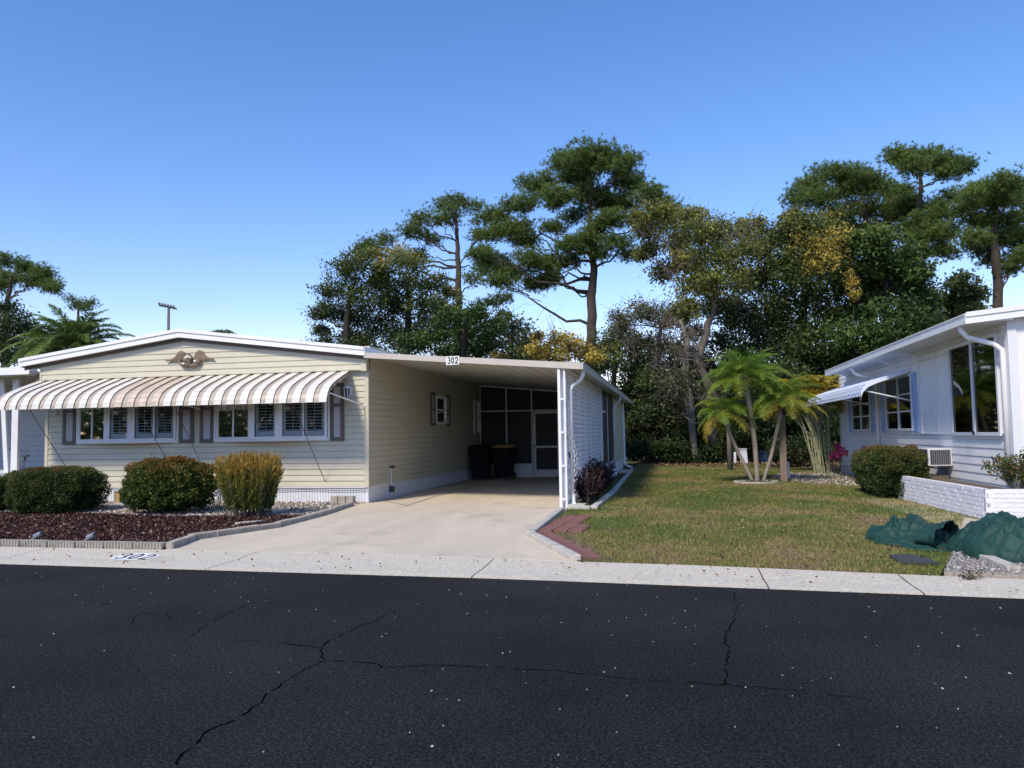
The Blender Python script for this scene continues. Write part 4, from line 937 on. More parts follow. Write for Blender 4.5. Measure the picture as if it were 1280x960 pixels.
def heap(name, label, outline, bumps, seed, ang, amp, nr_=70, na=200):
    """crumpled tarp lying in a heap: outline polygon, height bumps (x, y, radius, height), fold direction"""
    O = np.array(outline, float); c = O.mean(0); P = []; ca, sa = math.cos(ang), math.sin(ang); k = len(O)
    th = np.array([math.atan2(*(p-c)[::-1]) for p in O]); rr = np.linalg.norm(O-c, axis=1); o_ = np.argsort(th); th, rr = th[o_], rr[o_]
    th = np.r_[th[-1]-2*math.pi, th, th[0]+2*math.pi]; rr = np.r_[rr[-1], rr, rr[0]]
    for i in range(nr_+1):
        t = i/nr_
        for j in range(na):
            a = -math.pi+2*math.pi*j/na; R0 = float(np.interp(a, th, rr))*(1+.10*mn.noise(Vector((math.cos(a)*3, math.sin(a)*3, seed)))+.04*mn.noise(Vector((math.cos(a)*9, math.sin(a)*9, seed))))
            rad = R0*math.sin(t*math.pi/2)**.85; x, y = c[0]+rad*math.cos(a), c[1]+rad*math.sin(a)
            h = sum(hh*math.exp(-((x-bx)**2+(y-by)**2)/br**2) for bx, by, br, hh in bumps)
            u, v = (x*ca+y*sa), (-x*sa+y*ca); q = Vector((u*1.6+seed, v*4.6, seed*.7)); w_ = Vector((mn.noise(q*.8), mn.noise(q*.8+Vector((4, 4, 4))), 0))*.55
            q2 = Vector((v*2.2+seed, u*5.5, seed)); f = .70*ridge(q+w_)+.50*ridge(q2+w_*.8)+.50*ridge(q*2.3+w_*1.4)+.34*ridge(q2*2.4)+.14*ridge(q*5.)-.45
            e = (1-t**7); z = (h*e**.6+amp*f*(.35+.65*min(h/.2, 1))*e**.8)
            sh = .03*mn.noise(Vector((x*6, y*6, 2+seed))); P.append((x+sh, y-sh, max(z, .012 if t < .97 else 0)+.036))
    fs = [(i*na+j, i*na+(j+1) % na, (i+1)*na+(j+1) % na, (i+1)*na+j)[::-1] for i in range(nr_) for j in range(na)]
    mb = MB(); mb.add(P, fs); o = mb.build(name, M['bag'], smooth=True); return tag(o, label, 'bag', 'green garden bags')
ba_ = heap('garden_bag', 'flattened green bag with its dark mouth open to the right, lying on the grass', [(2.40, 10.45), (2.50, 10.0), (2.72, 9.72), (2.95, 9.68), (3.02, 10.1), (3.08, 10.8), (2.85, 11.05), (2.55, 11.1)], [(2.62, 10.5, .25, .11), (2.85, 10.3, .35, .15), (2.95, 10.7, .3, .12), (2.55, 10.95, .13, .12)], 4., 1.1, .085)
m_ = sack('mouth', 'x', [(2.86, 10.18), (2.98, 10.10), (3.07, 10.04)], [(.34, .17), (.40, .22), (.46, .25)], 8, .05, 72, 30)
for k_ in ('label', 'category', 'group'): del m_[k_]
heap('garden_bag', 'larger humped green bag on the grey gravel at the right edge', [(3.02, 9.55), (3.06, 9.15), (3.25, 8.90), (3.6, 8.80), (4.2, 8.9), (4.8, 9.1), (5.0, 9.8), (4.4, 10.4), (3.8, 10.6), (3.3, 10.5), (3.12, 10.1)], [(3.50, 9.95, .35, .27), (3.35, 9.3, .35, .19), (3.9, 9.3, .5, .26), (4.4, 9.6, .5, .24)], 13., .5, .095)
_o = ORG[m_]; m_.parent = ba_; m_.location = tuple(_o-ORG[ba_])
mb = MB(); c0 = G(1138, 700, .045); 
mb.prism([(c0[0]+a, c0[1]+b, .045) for a, b in ((-.17, -.22), (.02, -.30), (.20, -.24), (.17, .02), (.10, .27), (-.14, .26))], (0, 0, .018)); tag(mb.build('rubber_mat', M['patch']), 'dark grey flat mat lying on the lawn in front of the green bags', 'mat')

# ================================================================== YARD ITEMS
p0 = G(980, 604); q = PY(980, 506, p0[1])
mb = MB(); mb.box(p0[0]-.09, p0[0]+.09, p0[1]-.05, p0[1]+.05, .0, q[2]); tag(mb.build('wood_post', M['wood'], bevel=.01), 'thick weathered wood post right of the three palms', 'post')
p0 = G(986, 600); mb = MB(); mb.box(p0[0]-.03, p0[0]+.03, p0[1]-.03, p0[1]+.03, 0, .52); tag(mb.build('white_stake', M['white'], bevel=.006), 'short white stake behind the weathered wood post', 'stake')
mb = MB()
for k in range(40):
    a0, a1 = 2*math.pi*k/40, 2*math.pi*(k+1)/40; cx, cy = 2.14, 22.15
    f = lambda a, r: (cx+r*math.cos(a), cy+r*.95*math.sin(a))
    mb.hexa([(*f(a0, .58), .02), (*f(a1, .58), .02), (*f(a1, .50), .02), (*f(a0, .50), .02), (*f(a0, .58), .085), (*f(a1, .58), .085), (*f(a1, .50), .085), (*f(a0, .50), .085)])
tag(mb.build('planting_ring', M['kerbw']), 'low pale concrete ring around the foot of the three palms', 'edging ring')
mb = MB(); mb.tube([(2.14, 22.15, .025), (2.14, 22.15, .05)], [.49, .47], 24); tag(mb.build('mulch_ring', M['mulch']), kind='structure')
p0 = G(913, 589); q = PY(913, 545, p0[1]); mb = MB(); mb.tube([(p0[0], p0[1], 0), (p0[0]-.02, p0[1], q[2]), (p0[0]-.05, p0[1], q[2]+.6)], [.10, .075, .06], 8); tag(mb.build('young_trunk', M['barkg'], smooth=True), 'thin grey stem behind the left palm', 'tree stem')
yb = 35.0; p0 = PY(919, 579, yb)
mb = MB(); mb.box(p0[0]-.05, p0[0]+.05, yb, yb+.1, 0.0, PY(919, 565, yb)[2]); tag(mb.build('utility_stub', M['white']), 'narrow white utility stub beside the white box in the back yard', 'utility box')
p0 = PY(930, 575, yb); a = PY(925, 562, yb)[2]
mb = MB(); mb.hexa([(p0[0]-.14, yb, .02), (p0[0]+.17, yb, .02), (p0[0]+.17, yb+.2, .02), (p0[0]-.14, yb+.2, .02), (p0[0]-.20, yb, a), (p0[0]+.12, yb, a), (p0[0]+.12, yb+.2, a), (p0[0]-.20, yb+.2, a)]); mb.box(p0[0]-.23, p0[0]+.14, yb-.02, yb+.22, a, a+.05); tag(mb.build('utility_box', M['white'], bevel=.01), 'white box leaning behind the left palm trunk', 'utility box')
p0 = PY(957, 575, 36.5); zt = PY(957, 565, 36.5)[2]
mb = MB(); mb.tube([(p0[0]+.05, 36.5, .0), (p0[0], 36.5, zt-.03)], [.22, .36], 16); mb.tube([(p0[0], 36.5, zt-.03), (p0[0], 36.5, zt+.02)], [.40, .40], 16); tag(mb.build('blue_tub', M['bluetub']), 'small blue tub between the palm trunks in the back yard', 'tub')
# step block against the skirting
p0 = G(137, 637)
mb = MB(); mb.box(p0[0]-.26, p0[0]+.20, 14.85, 15.10, .04, .10); mb.box(p0[0]-.26, p0[0]+.20, 14.85, 15.10, .33, .38)
for x in (-.24, .0, .17): mb.box(p0[0]+x-.02, p0[0]+x+.01, 14.86, 15.10, .10, .33)
sb_ = mb.build('screen_block', M['stone'], bevel=.008); tag(sb_, 'grey block with tan panels and dark slots between the two left shrubs', 'block')
mb = MB()
for a, b in ((-.235, -.13), (.02, .145)): mb.box(p0[0]+a, p0[0]+b, 14.875, 14.90, .101, .329)
mb.build('tan_panel', M['ochre'], sb_)
mb = MB(); mb.box(p0[0]-.23, p0[0]+.16, 15.0, 15.05, .101, .329); mb.build('dark_slot', M['black'], sb_)
# solar spotlights
for (u, v), lb_ in (((43, 680), 'small dark solar spotlight in the mulch, the left one'), ((109, 682), 'small dark solar spotlight in the mulch, the right one')):
    p = G(u, v, .035); t = thing('solar_spotlight', lb_, 'garden light', tuple(p), 'solar spotlights in the mulch')
    mb = MB(); mb.tube([(p[0], p[1], .03), (p[0], p[1], .11)], .007, 6); mb.build('stake', M['iron'], t)
    mb = MB(); mb.tube([(p[0]-.02, p[1]-.02, .10), (p[0]+.015, p[1]+.0, .125), (p[0]+.07, p[1]+.03, .165)], [.02, .03, .04], 10); mb.build('head', M['pole'], t)
    mb = MB(); mb.bar((p[0]-.02, p[1]+.01, .15), (p[0]+.06, p[1]+.04, .195), .075, .012); mb.build('solar_panel', M['aw_blue'], t)
def rock(x, y, r, label, m='kerbw', sx=1.):
    bm_ = MB(); n1, n2 = 8, 12; P = []
    for i in range(n1+1):
        for j in range(n2):
            th, ph = math.pi*i/n1, 2*math.pi*j/n2; v = Vector((math.sin(th)*math.cos(ph), math.sin(th)*math.sin(ph), math.cos(th))); k = r*(1+.35*mn.noise(v*1.6+Vector((x*7, y*5, 0)))); P.append((x+v.x*k*sx, y+v.y*k, .04+r*.45+v.z*k*.7))
    fs = [(i*n2+j, i*n2+(j+1) % n2, (i+1)*n2+(j+1) % n2, (i+1)*n2+j) for i in range(n1) for j in range(n2)]; bm_.add(P, fs)
    return tag(bm_.build('stone', M[m], smooth=True), label, 'stone')
p = G(274, 669); rock(p[0], p[1], .035, 'round white stone on the mulch near the driveway edging')
p = G(283, 668); rock(p[0], p[1], .022, 'small white stone right of the round one on the mulch')
mb = MB(); pts = [G(u, v, .055) for u, v in ((294, 655), (305, 654), (318, 653), (333, 651))]; mb.tube(pts, [.022, .028, .028, .02], 7); tag(mb.build('pale_branch', M['kerbw'], smooth=True), 'pale piece of edging lying in front of the upright orange shrub', 'edging piece')
mb = MB(); c = G(437, 627); 
for k in range(3): mb.box(-6.95+k*.17, -6.95+k*.17+.155, 15.35, 15.5, .04, .20)
tag(mb.build('ribbed_block', M['edging'], bevel=.01), 'ribbed block leaning at the corner of the cream house', 'block')

# ================================================================== PLANTS
def tubes_between(mb, a, b, r0, r1, n=4, wob=.06, seg=5, sag=0.):
    a = np.array(a, float); b = np.array(b, float); L = np.linalg.norm(b-a); pts = []
    for i in range(n+1):
        t = i/n; p = a+(b-a)*t+rng.normal(size=3)*wob*L*math.sin(math.pi*t); p[2] += sag*L*math.sin(math.pi*t); pts.append(p)
    mb.tube(pts, list(np.linspace(r0, r1, n+1)), seg)
def shrub(name, label, c, r, n, leaf, lm, stems=10, group=None, sup=3.2, topbias=.5, lw=.5, jag=.10, base=None, cat='shrub'):
    c = np.array(c, float); r = np.array(r, float)
    t = thing(name, label, cat, (c[0], c[1], .03), group)
    D = unit(rng.normal(size=(n, 3))); D[:, 2] = np.where(D[:, 2] < -.75, -D[:, 2], D[:, 2])
    k = (np.abs(D/1.)**sup).sum(1)**(-1/sup)
    lum = np.array([mn.noise(Vector(tuple(d*2.6+c))) for d in D])+.6*np.array([mn.noise(Vector(tuple(d*6+c))) for d in D])
    sh = 1+jag*lum*1.6-np.abs(rng.normal(size=n))*.10
    P = c+np.array([0, 0, r[2]])+D*k[:, None]*r*sh[:, None]; P[:, 2] = np.maximum(P[:, 2], .06)
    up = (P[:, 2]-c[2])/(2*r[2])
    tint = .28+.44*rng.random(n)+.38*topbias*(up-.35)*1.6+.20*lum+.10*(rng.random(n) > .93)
    Dd = unit(D*.9+rng.normal(size=(n, 3))*.7+np.array([0, 0, .35]))
    v = leaves(P, leaf*rng.uniform(.6, 1.3, n), leaf*lw*rng.uniform(.7, 1.2, n), Dd, .6)
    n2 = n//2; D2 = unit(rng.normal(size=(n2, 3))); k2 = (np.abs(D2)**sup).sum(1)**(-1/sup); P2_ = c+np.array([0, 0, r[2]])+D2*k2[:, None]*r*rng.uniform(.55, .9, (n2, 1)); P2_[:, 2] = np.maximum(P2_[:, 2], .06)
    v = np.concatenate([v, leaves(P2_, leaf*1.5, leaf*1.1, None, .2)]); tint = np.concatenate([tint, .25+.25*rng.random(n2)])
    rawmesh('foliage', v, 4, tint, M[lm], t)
    mb = MB()
    for i in range(stems):
        a = rng.uniform(0, 2*math.pi); d = D[rng.integers(n)]; q = c+np.array([0, 0, r[2]])+d*r*.8; q[2] = max(q[2], c[2]+r[2]*.9)
        tubes_between(mb, (c[0]+.3*r[0]*math.cos(a), c[1]+.3*r[1]*math.sin(a), .0), q, .014, .005, 4, .05)
    mb.build('stems', M['twig'], t); return t
def at(u, v, y): return PY(u, v, y)
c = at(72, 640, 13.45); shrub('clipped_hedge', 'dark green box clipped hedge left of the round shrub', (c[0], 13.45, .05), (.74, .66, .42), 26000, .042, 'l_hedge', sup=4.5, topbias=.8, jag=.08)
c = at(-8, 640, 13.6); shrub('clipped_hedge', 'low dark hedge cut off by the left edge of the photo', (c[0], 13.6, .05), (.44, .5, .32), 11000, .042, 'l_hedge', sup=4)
c = at(33, 612, 14.6); shrub('small_shrub', 'small pale green shrub behind the clipped hedge', (c[0], 14.5, .05), (.42, .3, .36), 4000, .045, 'l_round', topbias=.2)
c = at(211, 640, 13.4); shrub('round_shrub', 'round shrub with orange red tips under the left bow window', (c[0], 13.4, .05), (.78, .70, .50), 24000, .055, 'l_round', sup=2.4, topbias=.9, lw=.55, jag=.12)
# sprig rising out of the round shrub
# croton: upright fan of stems
def croton(c, w, h, label):
    t = thing('upright_shrub', label, 'shrub', (c[0], c[1], .03)); st = MB(); V = []; T = []
    for i in range(230):
        a = rng.uniform(0, 2*math.pi); r0 = .36*math.sqrt(rng.random()); r1 = w*rng.random()**.5
        b = np.array([c[0]+r0*math.cos(a), c[1]+r0*math.sin(a)*.8, .04]); hh = h*(1-.10*(r1/w)**3)*rng.uniform(.84, 1.05)
        e = np.array([c[0]+r1*math.cos(a), c[1]+r1*math.sin(a)*.9, hh]); m_ = (b+e)/2+np.array([math.cos(a), math.sin(a), 0])*.06*w
        if i < 70: st.tube([b, m_, e-(e-m_)*.2], [.010, .008, .004], 4)
        ts = rng.uniform(.12, 1.0, 85)[:, None]; p = (1-ts)**2*b+2*ts*(1-ts)*m_+ts**2*e; p += rng.normal(size=p.shape)*.014
        d = unit(unit(e-m_)*.95+rng.normal(size=p.shape)*.33); L = .105*rng.uniform(.6, 1.15, len(p)); V.append(leaves(p, L, L*.17, d, .2)); T.append(.10+.62*ts[:, 0]**1.6+.30*rng.random(len(p)))
    rawmesh('foliage', np.concatenate(V), 4, np.concatenate(T), M['l_croton'], t); st.build('stems', M['twig'], t)
c = at(312, 650, 12.95); croton((c[0], 12.95), .60, 1.10, 'upright feathery shrub with orange tips right of the round shrub')
# sparse background sprigs between shrubs
def sparse(name, label, c, w, h, nst, nl, leaf, lm, cat='plant', z0=.03, lw=.5, stemr=.006, sm='twig'):
    t = thing(name, label, cat, (c[0], c[1], z0)); st = MB(); V = []; T = []
    for i in range(nst):
        a = rng.uniform(0, 2*math.pi); r1 = w*rng.random()**.6; e = np.array([c[0]+r1*math.cos(a), c[1]+r1*math.sin(a), z0+h*rng.uniform(.55, 1.05)]); b = np.array([c[0]+.1*w*math.cos(a), c[1]+.1*w*math.sin(a), z0])
        m_ = (b+e)/2+np.array([0, 0, .15*h]); st.tube([b, m_, e], [stemr, stemr*.8, stemr*.4], 4)
        ts = rng.uniform(.35, 1, nl)[:, None]; p = (1-ts)**2*b+2*ts*(1-ts)*m_+ts**2*e+rng.normal(size=(nl, 3))*leaf*.5
        V.append(leaves(p, leaf*rng.uniform(.6, 1.2, nl), leaf*lw, None, .8)); T.append(rng.random(nl))
    rawmesh('foliage', np.concatenate(V), 4, np.concatenate(T), M[lm], t); st.build('stems', M[sm], t); return t
c = at(268, 600, 14.3); sparse('sparse_shrub', 'thin grey green twiggy shrub between the round and the upright shrubs', (c[0], 14.4), .38, .95, 12, 22, .05, 'l_grey')
c = at(200, 560, 13.9); sparse('sparse_shrub', 'light green sprig rising behind the round shrub', (c[0]-.05, 13.9), .16, 1.25, 4, 16, .05, 'l_round')
c = at(37, 580, 17.6); sparse('potted_twig', 'leafless spindly plant in front of the grey siding', (c[0], 17.4), .42, .75, 4, 12, .09, 'l_grey', z0=.62)
for (u, y, w, h, lb_) in ((729, 15.75, .30, .62, 'dark red leaved shrub nearest the carport post'), (754, 18.3, .38, .72, 'dark red leaved shrub farther along the lattice wall')):
    c = (-1.66, y); t = thing('red_shrub', lb_, 'shrub', (c[0], c[1], .036), 'dark red shrubs'); st = MB(); V = []; T = []
    for i in range(60 if y < 17 else 80):
        a = rng.uniform(0, 2*math.pi); r1 = rng.random()**.5; e = np.array([c[0]+.30*r1*math.cos(a), c[1]+(1.1 if y < 17 else 1.5)*.75*r1*math.sin(a), h*rng.uniform(.45, 1.1)]); e[0] = max(e[0], -1.93); b = np.array([c[0]+.25*(e[0]-c[0]), c[1]+.65*(e[1]-c[1]), .036])
        st.tube([b, (b+e)/2+np.array([0, 0, .04]), e], [.008, .006, .004], 4)
        nl = 34; ts = rng.uniform(.25, 1.05, nl)[:, None]; p = b+(e-b)*ts+rng.normal(size=(nl, 3))*.025; d = unit(rng.normal(size=(nl, 3))*.7+np.array([0, 0, .9])); L = .10*rng.uniform(.5, 1.2, nl); V.append(leaves(p, L, L*.32, d, .3)); T.append(.8*rng.random(nl)+.3*(ts[:, 0] > .9))
    rawmesh('foliage', np.concatenate(V), 4, np.concatenate(T), M['l_red'], t); st.build('stems', M['twig'], t)
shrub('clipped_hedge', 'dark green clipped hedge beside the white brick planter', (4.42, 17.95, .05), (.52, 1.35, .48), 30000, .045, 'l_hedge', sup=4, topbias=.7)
sparse('planter_shrub', 'green and yellow leafy shrub in the white planter at the right edge', (5.10, 13.35), .55, .62, 40, 46, .06, 'l_round', z0=.42)
sparse('weed', 'small weed growing from the gutter joint below the gravel', tuple(G(1216, 729)[:2]), .12, .10, 10, 8, .03, 'l_round', z0=.01)
t = thing('pink_bougainvillea', 'spindly plant with bright pink flowers against the white house wall', 'flowering plant', (4.9, 23.6, .03)); st = MB(); V = []; LV = []
for (u, v) in ((1043, 566), (1047, 558), (1052, 563), (1040, 571), (1081, 561), (1078, 567), (1049, 570), (1056, 566)):
    p = PX(u, v, 4.85); st.tube([(4.95, p[1]+.1, .03), ((4.95+p[0])/2, p[1]+.1, p[2]*.6), p], [.010, .008, .004], 4)
    k = 60; q = p+.75*rng.normal(size=(k, 3))*np.array([.05, .06, .05]); rawmesh('flower_cluster', leaves(q, .06, .05, None, .2), 4, rng.random(k), M['l_pink'], t); q = p+rng.normal(size=(25, 3))*.14-np.array([0, 0, .12]); LV.append(leaves(q, .05, .03))
LV = np.concatenate(LV); rawmesh('foliage', LV, 4, rng.random(len(LV)), M['l_hedge'], t); st.build('stems', M['twig'], t)

# ---- palms
def frond(o, az, el, L, droop, nl=34, ll=.30, lw=.016, tint0=.5, vee=.35):
    """returns rachis points and leaflet quads"""
    n = 12; p = np.array(o, float); pts = [p.copy()]; e = el
    for i in range(n):
        e -= droop/n*(.5+1.2*i/n); d = np.array([math.cos(az)*math.cos(e), math.sin(az)*math.cos(e), math.sin(e)]); p = p+d*L/n; pts.append(p.copy())
    pts = np.array(pts); t = np.linspace(.14, 1., nl); idx = t*n; i0 = np.minimum(idx.astype(int), n-1); f = (idx-i0)[:, None]
    base = pts[i0]*(1-f)+pts[i0+1]*f; tan = unit(pts[i0+1]-pts[i0]); side = unit(np.cross(tan, np.array([0, 0, 1.])))
    V = []; T = []
    for s in (-1, 1):
        d = unit(side*s*.85+tan*.6+np.array([0, 0, vee])+rng.normal(size=(nl, 3))*.10); tip_d = unit(d+np.array([0, 0, -.75])); Lk = (ll*np.sin(np.clip(t, 0, 1)*math.pi*.80+.45)*rng.uniform(.85, 1.1, nl))[:, None]
        w = unit(np.cross(d, unit(np.cross(d, tan))))*lw/2*1.0; w = tan*lw/2
        a, b_, = base, base+d*Lk*.5; c_ = b_+tip_d*Lk*.5
        V.append(np.stack([a-w, a+w, b_+w, b_-w], 1)); V.append(np.stack([b_-w, b_+w, c_+w*.15, c_-w*.15], 1)); tt = tint0+.25*rng.random(nl); T += [tt, tt]
    return pts, np.concatenate(V), np.concatenate(T)
def palm(name, label, trunk, rad, nf, L, lm, ll=.28, group=None, el=(.0, 1.35), drp=(1.6, 2.3), tint=(.15, .75), cat='palm tree', bark='palmbark', lw=.016, azr=None, nl=34, crown_off=0, boots=True, yellow=None):
    t = thing(name, label, cat, tuple(trunk[0]), group); mb = MB(); P = [np.array(p, float) for p in trunk]
    Q = []; rr = []
    for i in range(len(P)-1):
        for k in range(8): f = k/8; Q.append(P[i]*(1-f)+P[i+1]*f); 
    Q.append(P[-1]); n = len(Q)
    for i in range(n): rr.append((rad[0]+(rad[1]-rad[0])*i/(n-1))*(1+.07*(i % 2)))
    mb.tube(Q, rr, 10); mb.build('trunk', M[bark], t, smooth=True)
    top = P[-1]
    if boots:
        m_ = MB()
        for k in range(26):
            a = k*2.4; z = -.32+.34*k/26; m_.tube([top+np.array([math.cos(a)*rad[1]*.7, math.sin(a)*rad[1]*.7, z-.02]), top+np.array([math.cos(a)*(rad[1]+.05), math.sin(a)*(rad[1]+.05), z+.10])], [.022, .008], 5)
        m_.build('leaf_bases', M['boot'], t)
    V = []; T = []; rc = MB()
    for i in range(nf):
        az = i*2.39996+rng.uniform(-.3, .3) if azr is None else rng.uniform(*azr); f = i/nf; e = el[1]+(el[0]-el[1])*f**.8+rng.uniform(-.1, .1); Lk = L*rng.uniform(.82, 1.1)*(1-.12*abs(e))
        t0 = tint[0]+(tint[1]-tint[0])*rng.random()
        if f > .75 and yellow: t0 = yellow*rng.uniform(.9, 1.1)
        pts, v, tt = frond(top+np.array([0, 0, .02]), az, e, Lk, rng.uniform(*drp)*(.85+.15*(e > .5)), nl, ll*rng.uniform(.9, 1.1), lw, t0)
        V.append(v); T.append(tt); rc.tube(pts[::2], list(np.linspace(.012, .003, len(pts[::2]))), 4)
    rawmesh('fronds', np.concatenate(V), 4, np.concatenate(T), M[lm], t); rc.build('frond_stalks', M['l_palm'] if False else M['cane'], t); return t
YP = 22.1
def tp(lst, y=YP): return [PY(u, v, y) for u, v in lst]
palm('pygmy_palm', 'middle palm of three, upright trunk with the tallest full green crown', tp([(947, 604), (944, 560), (940, 525), (934, 492), (931, 476)]), (.062, .066), 56, 1.34, 'l_palm', .36, 'three palms in the lawn ring', lw=.011, nl=48, el=(.0, 1.5), drp=(1.0, 1.7), tint=(.25, .60), yellow=.66)
palm('pygmy_palm', 'left palm of three, trunk leaning left with a drooping yellowish crown', tp([(941, 602), (925, 570), (911, 540), (904, 518)], YP-.1), (.045, .05), 34, 1.0, 'l_palm', .30, 'three palms in the lawn ring', lw=.011, nl=42, el=(-.3, 1.4), drp=(1.1, 1.9), tint=(.30, .75), yellow=.9)
palm('pygmy_palm', 'right palm of three, trunk leaning right with crown reaching over the wood post', tp([(954, 603), (964, 570), (973, 530), (978, 503)], YP+.1), (.045, .05), 44, 1.2, 'l_palm', .34, 'three palms in the lawn ring', lw=.011, nl=46, el=(-.2, 1.45), drp=(1.0, 1.7), tint=(.30, .75), yellow=.85)
# areca clump
t = thing('areca_clump', 'clump of pale areca palm canes with yellow fronds beside the white house', 'palm clump', (4.75, 27.3, .03)); V = []; T = []; cn = MB(); stl = MB()
for i in range(34):
    b = np.array([rng.normal(4.72, .17), 27.3+rng.uniform(-.3, .3), .03]); tx = PY(rng.uniform(990, 1040), 505, b[1])[0]; e = np.array([tx+rng.uniform(-.1, .1), b[1]+rng.uniform(-.3, .3), rng.uniform(2.1, 2.9)])
    if i < 3: e = PY(988+4*i, 520, 27.3)
    q1 = b+(e-b)*.5+np.array([(b[0]-e[0])*.25+rng.normal()*.04, 0, .0]); rr_ = rng.uniform(.013, .024); cn.tube([b, b+(q1-b)*.5+rng.normal(size=3)*.012, q1, q1+(e-q1)*.5+rng.normal(size=3)*.012, e], [rr_*1.2, rr_*1.1, rr_, rr_*.9, rr_*.75], 6)
    if i < 26:
        for k in range(4):
            pts, v, tt = frond(e, rng.uniform(0, 6.28), rng.uniform(.5, 1.35), rng.uniform(.7, 1.1), rng.uniform(1.2, 2.0), 26, .34, .030, rng.uniform(.25, .85)); V.append(v); T.append(tt); stl.tube(pts[::3], .009, 4)
rawmesh('fronds', np.concatenate(V), 4, np.concatenate(T), M['l_areca'], t); cn.build('canes', M['cane'], t); stl.build('frond_stalks', M['cane'], t)
# tall date palm behind the cream house, and a small far palm top
c = at(92, 428, 30); palm('date_palm', 'big feathery date palm rising behind the left end of the cream roof', [(c[0], 30, 0), (c[0]+.1, 30, 3), (c[0], 30, c[2]-.35)], (.28, .25), 76, 2.9, 'l_phoenix', .62, el=(-.2, 1.45), drp=(.9, 1.6), tint=(.2, .8), lw=.045, nl=44, yellow=.3)
c = at(278, 416, 62); palm('far_palm', 'tiny far palm top just above the cream roof ridge', [(c[0], 62, 0), (c[0], 62, c[2]-.3)], (.2, .15), 30, 1.5, 'l_phoenix', .5, el=(-.2, 1.3), tint=(.2, .6), lw=.05, nl=24)
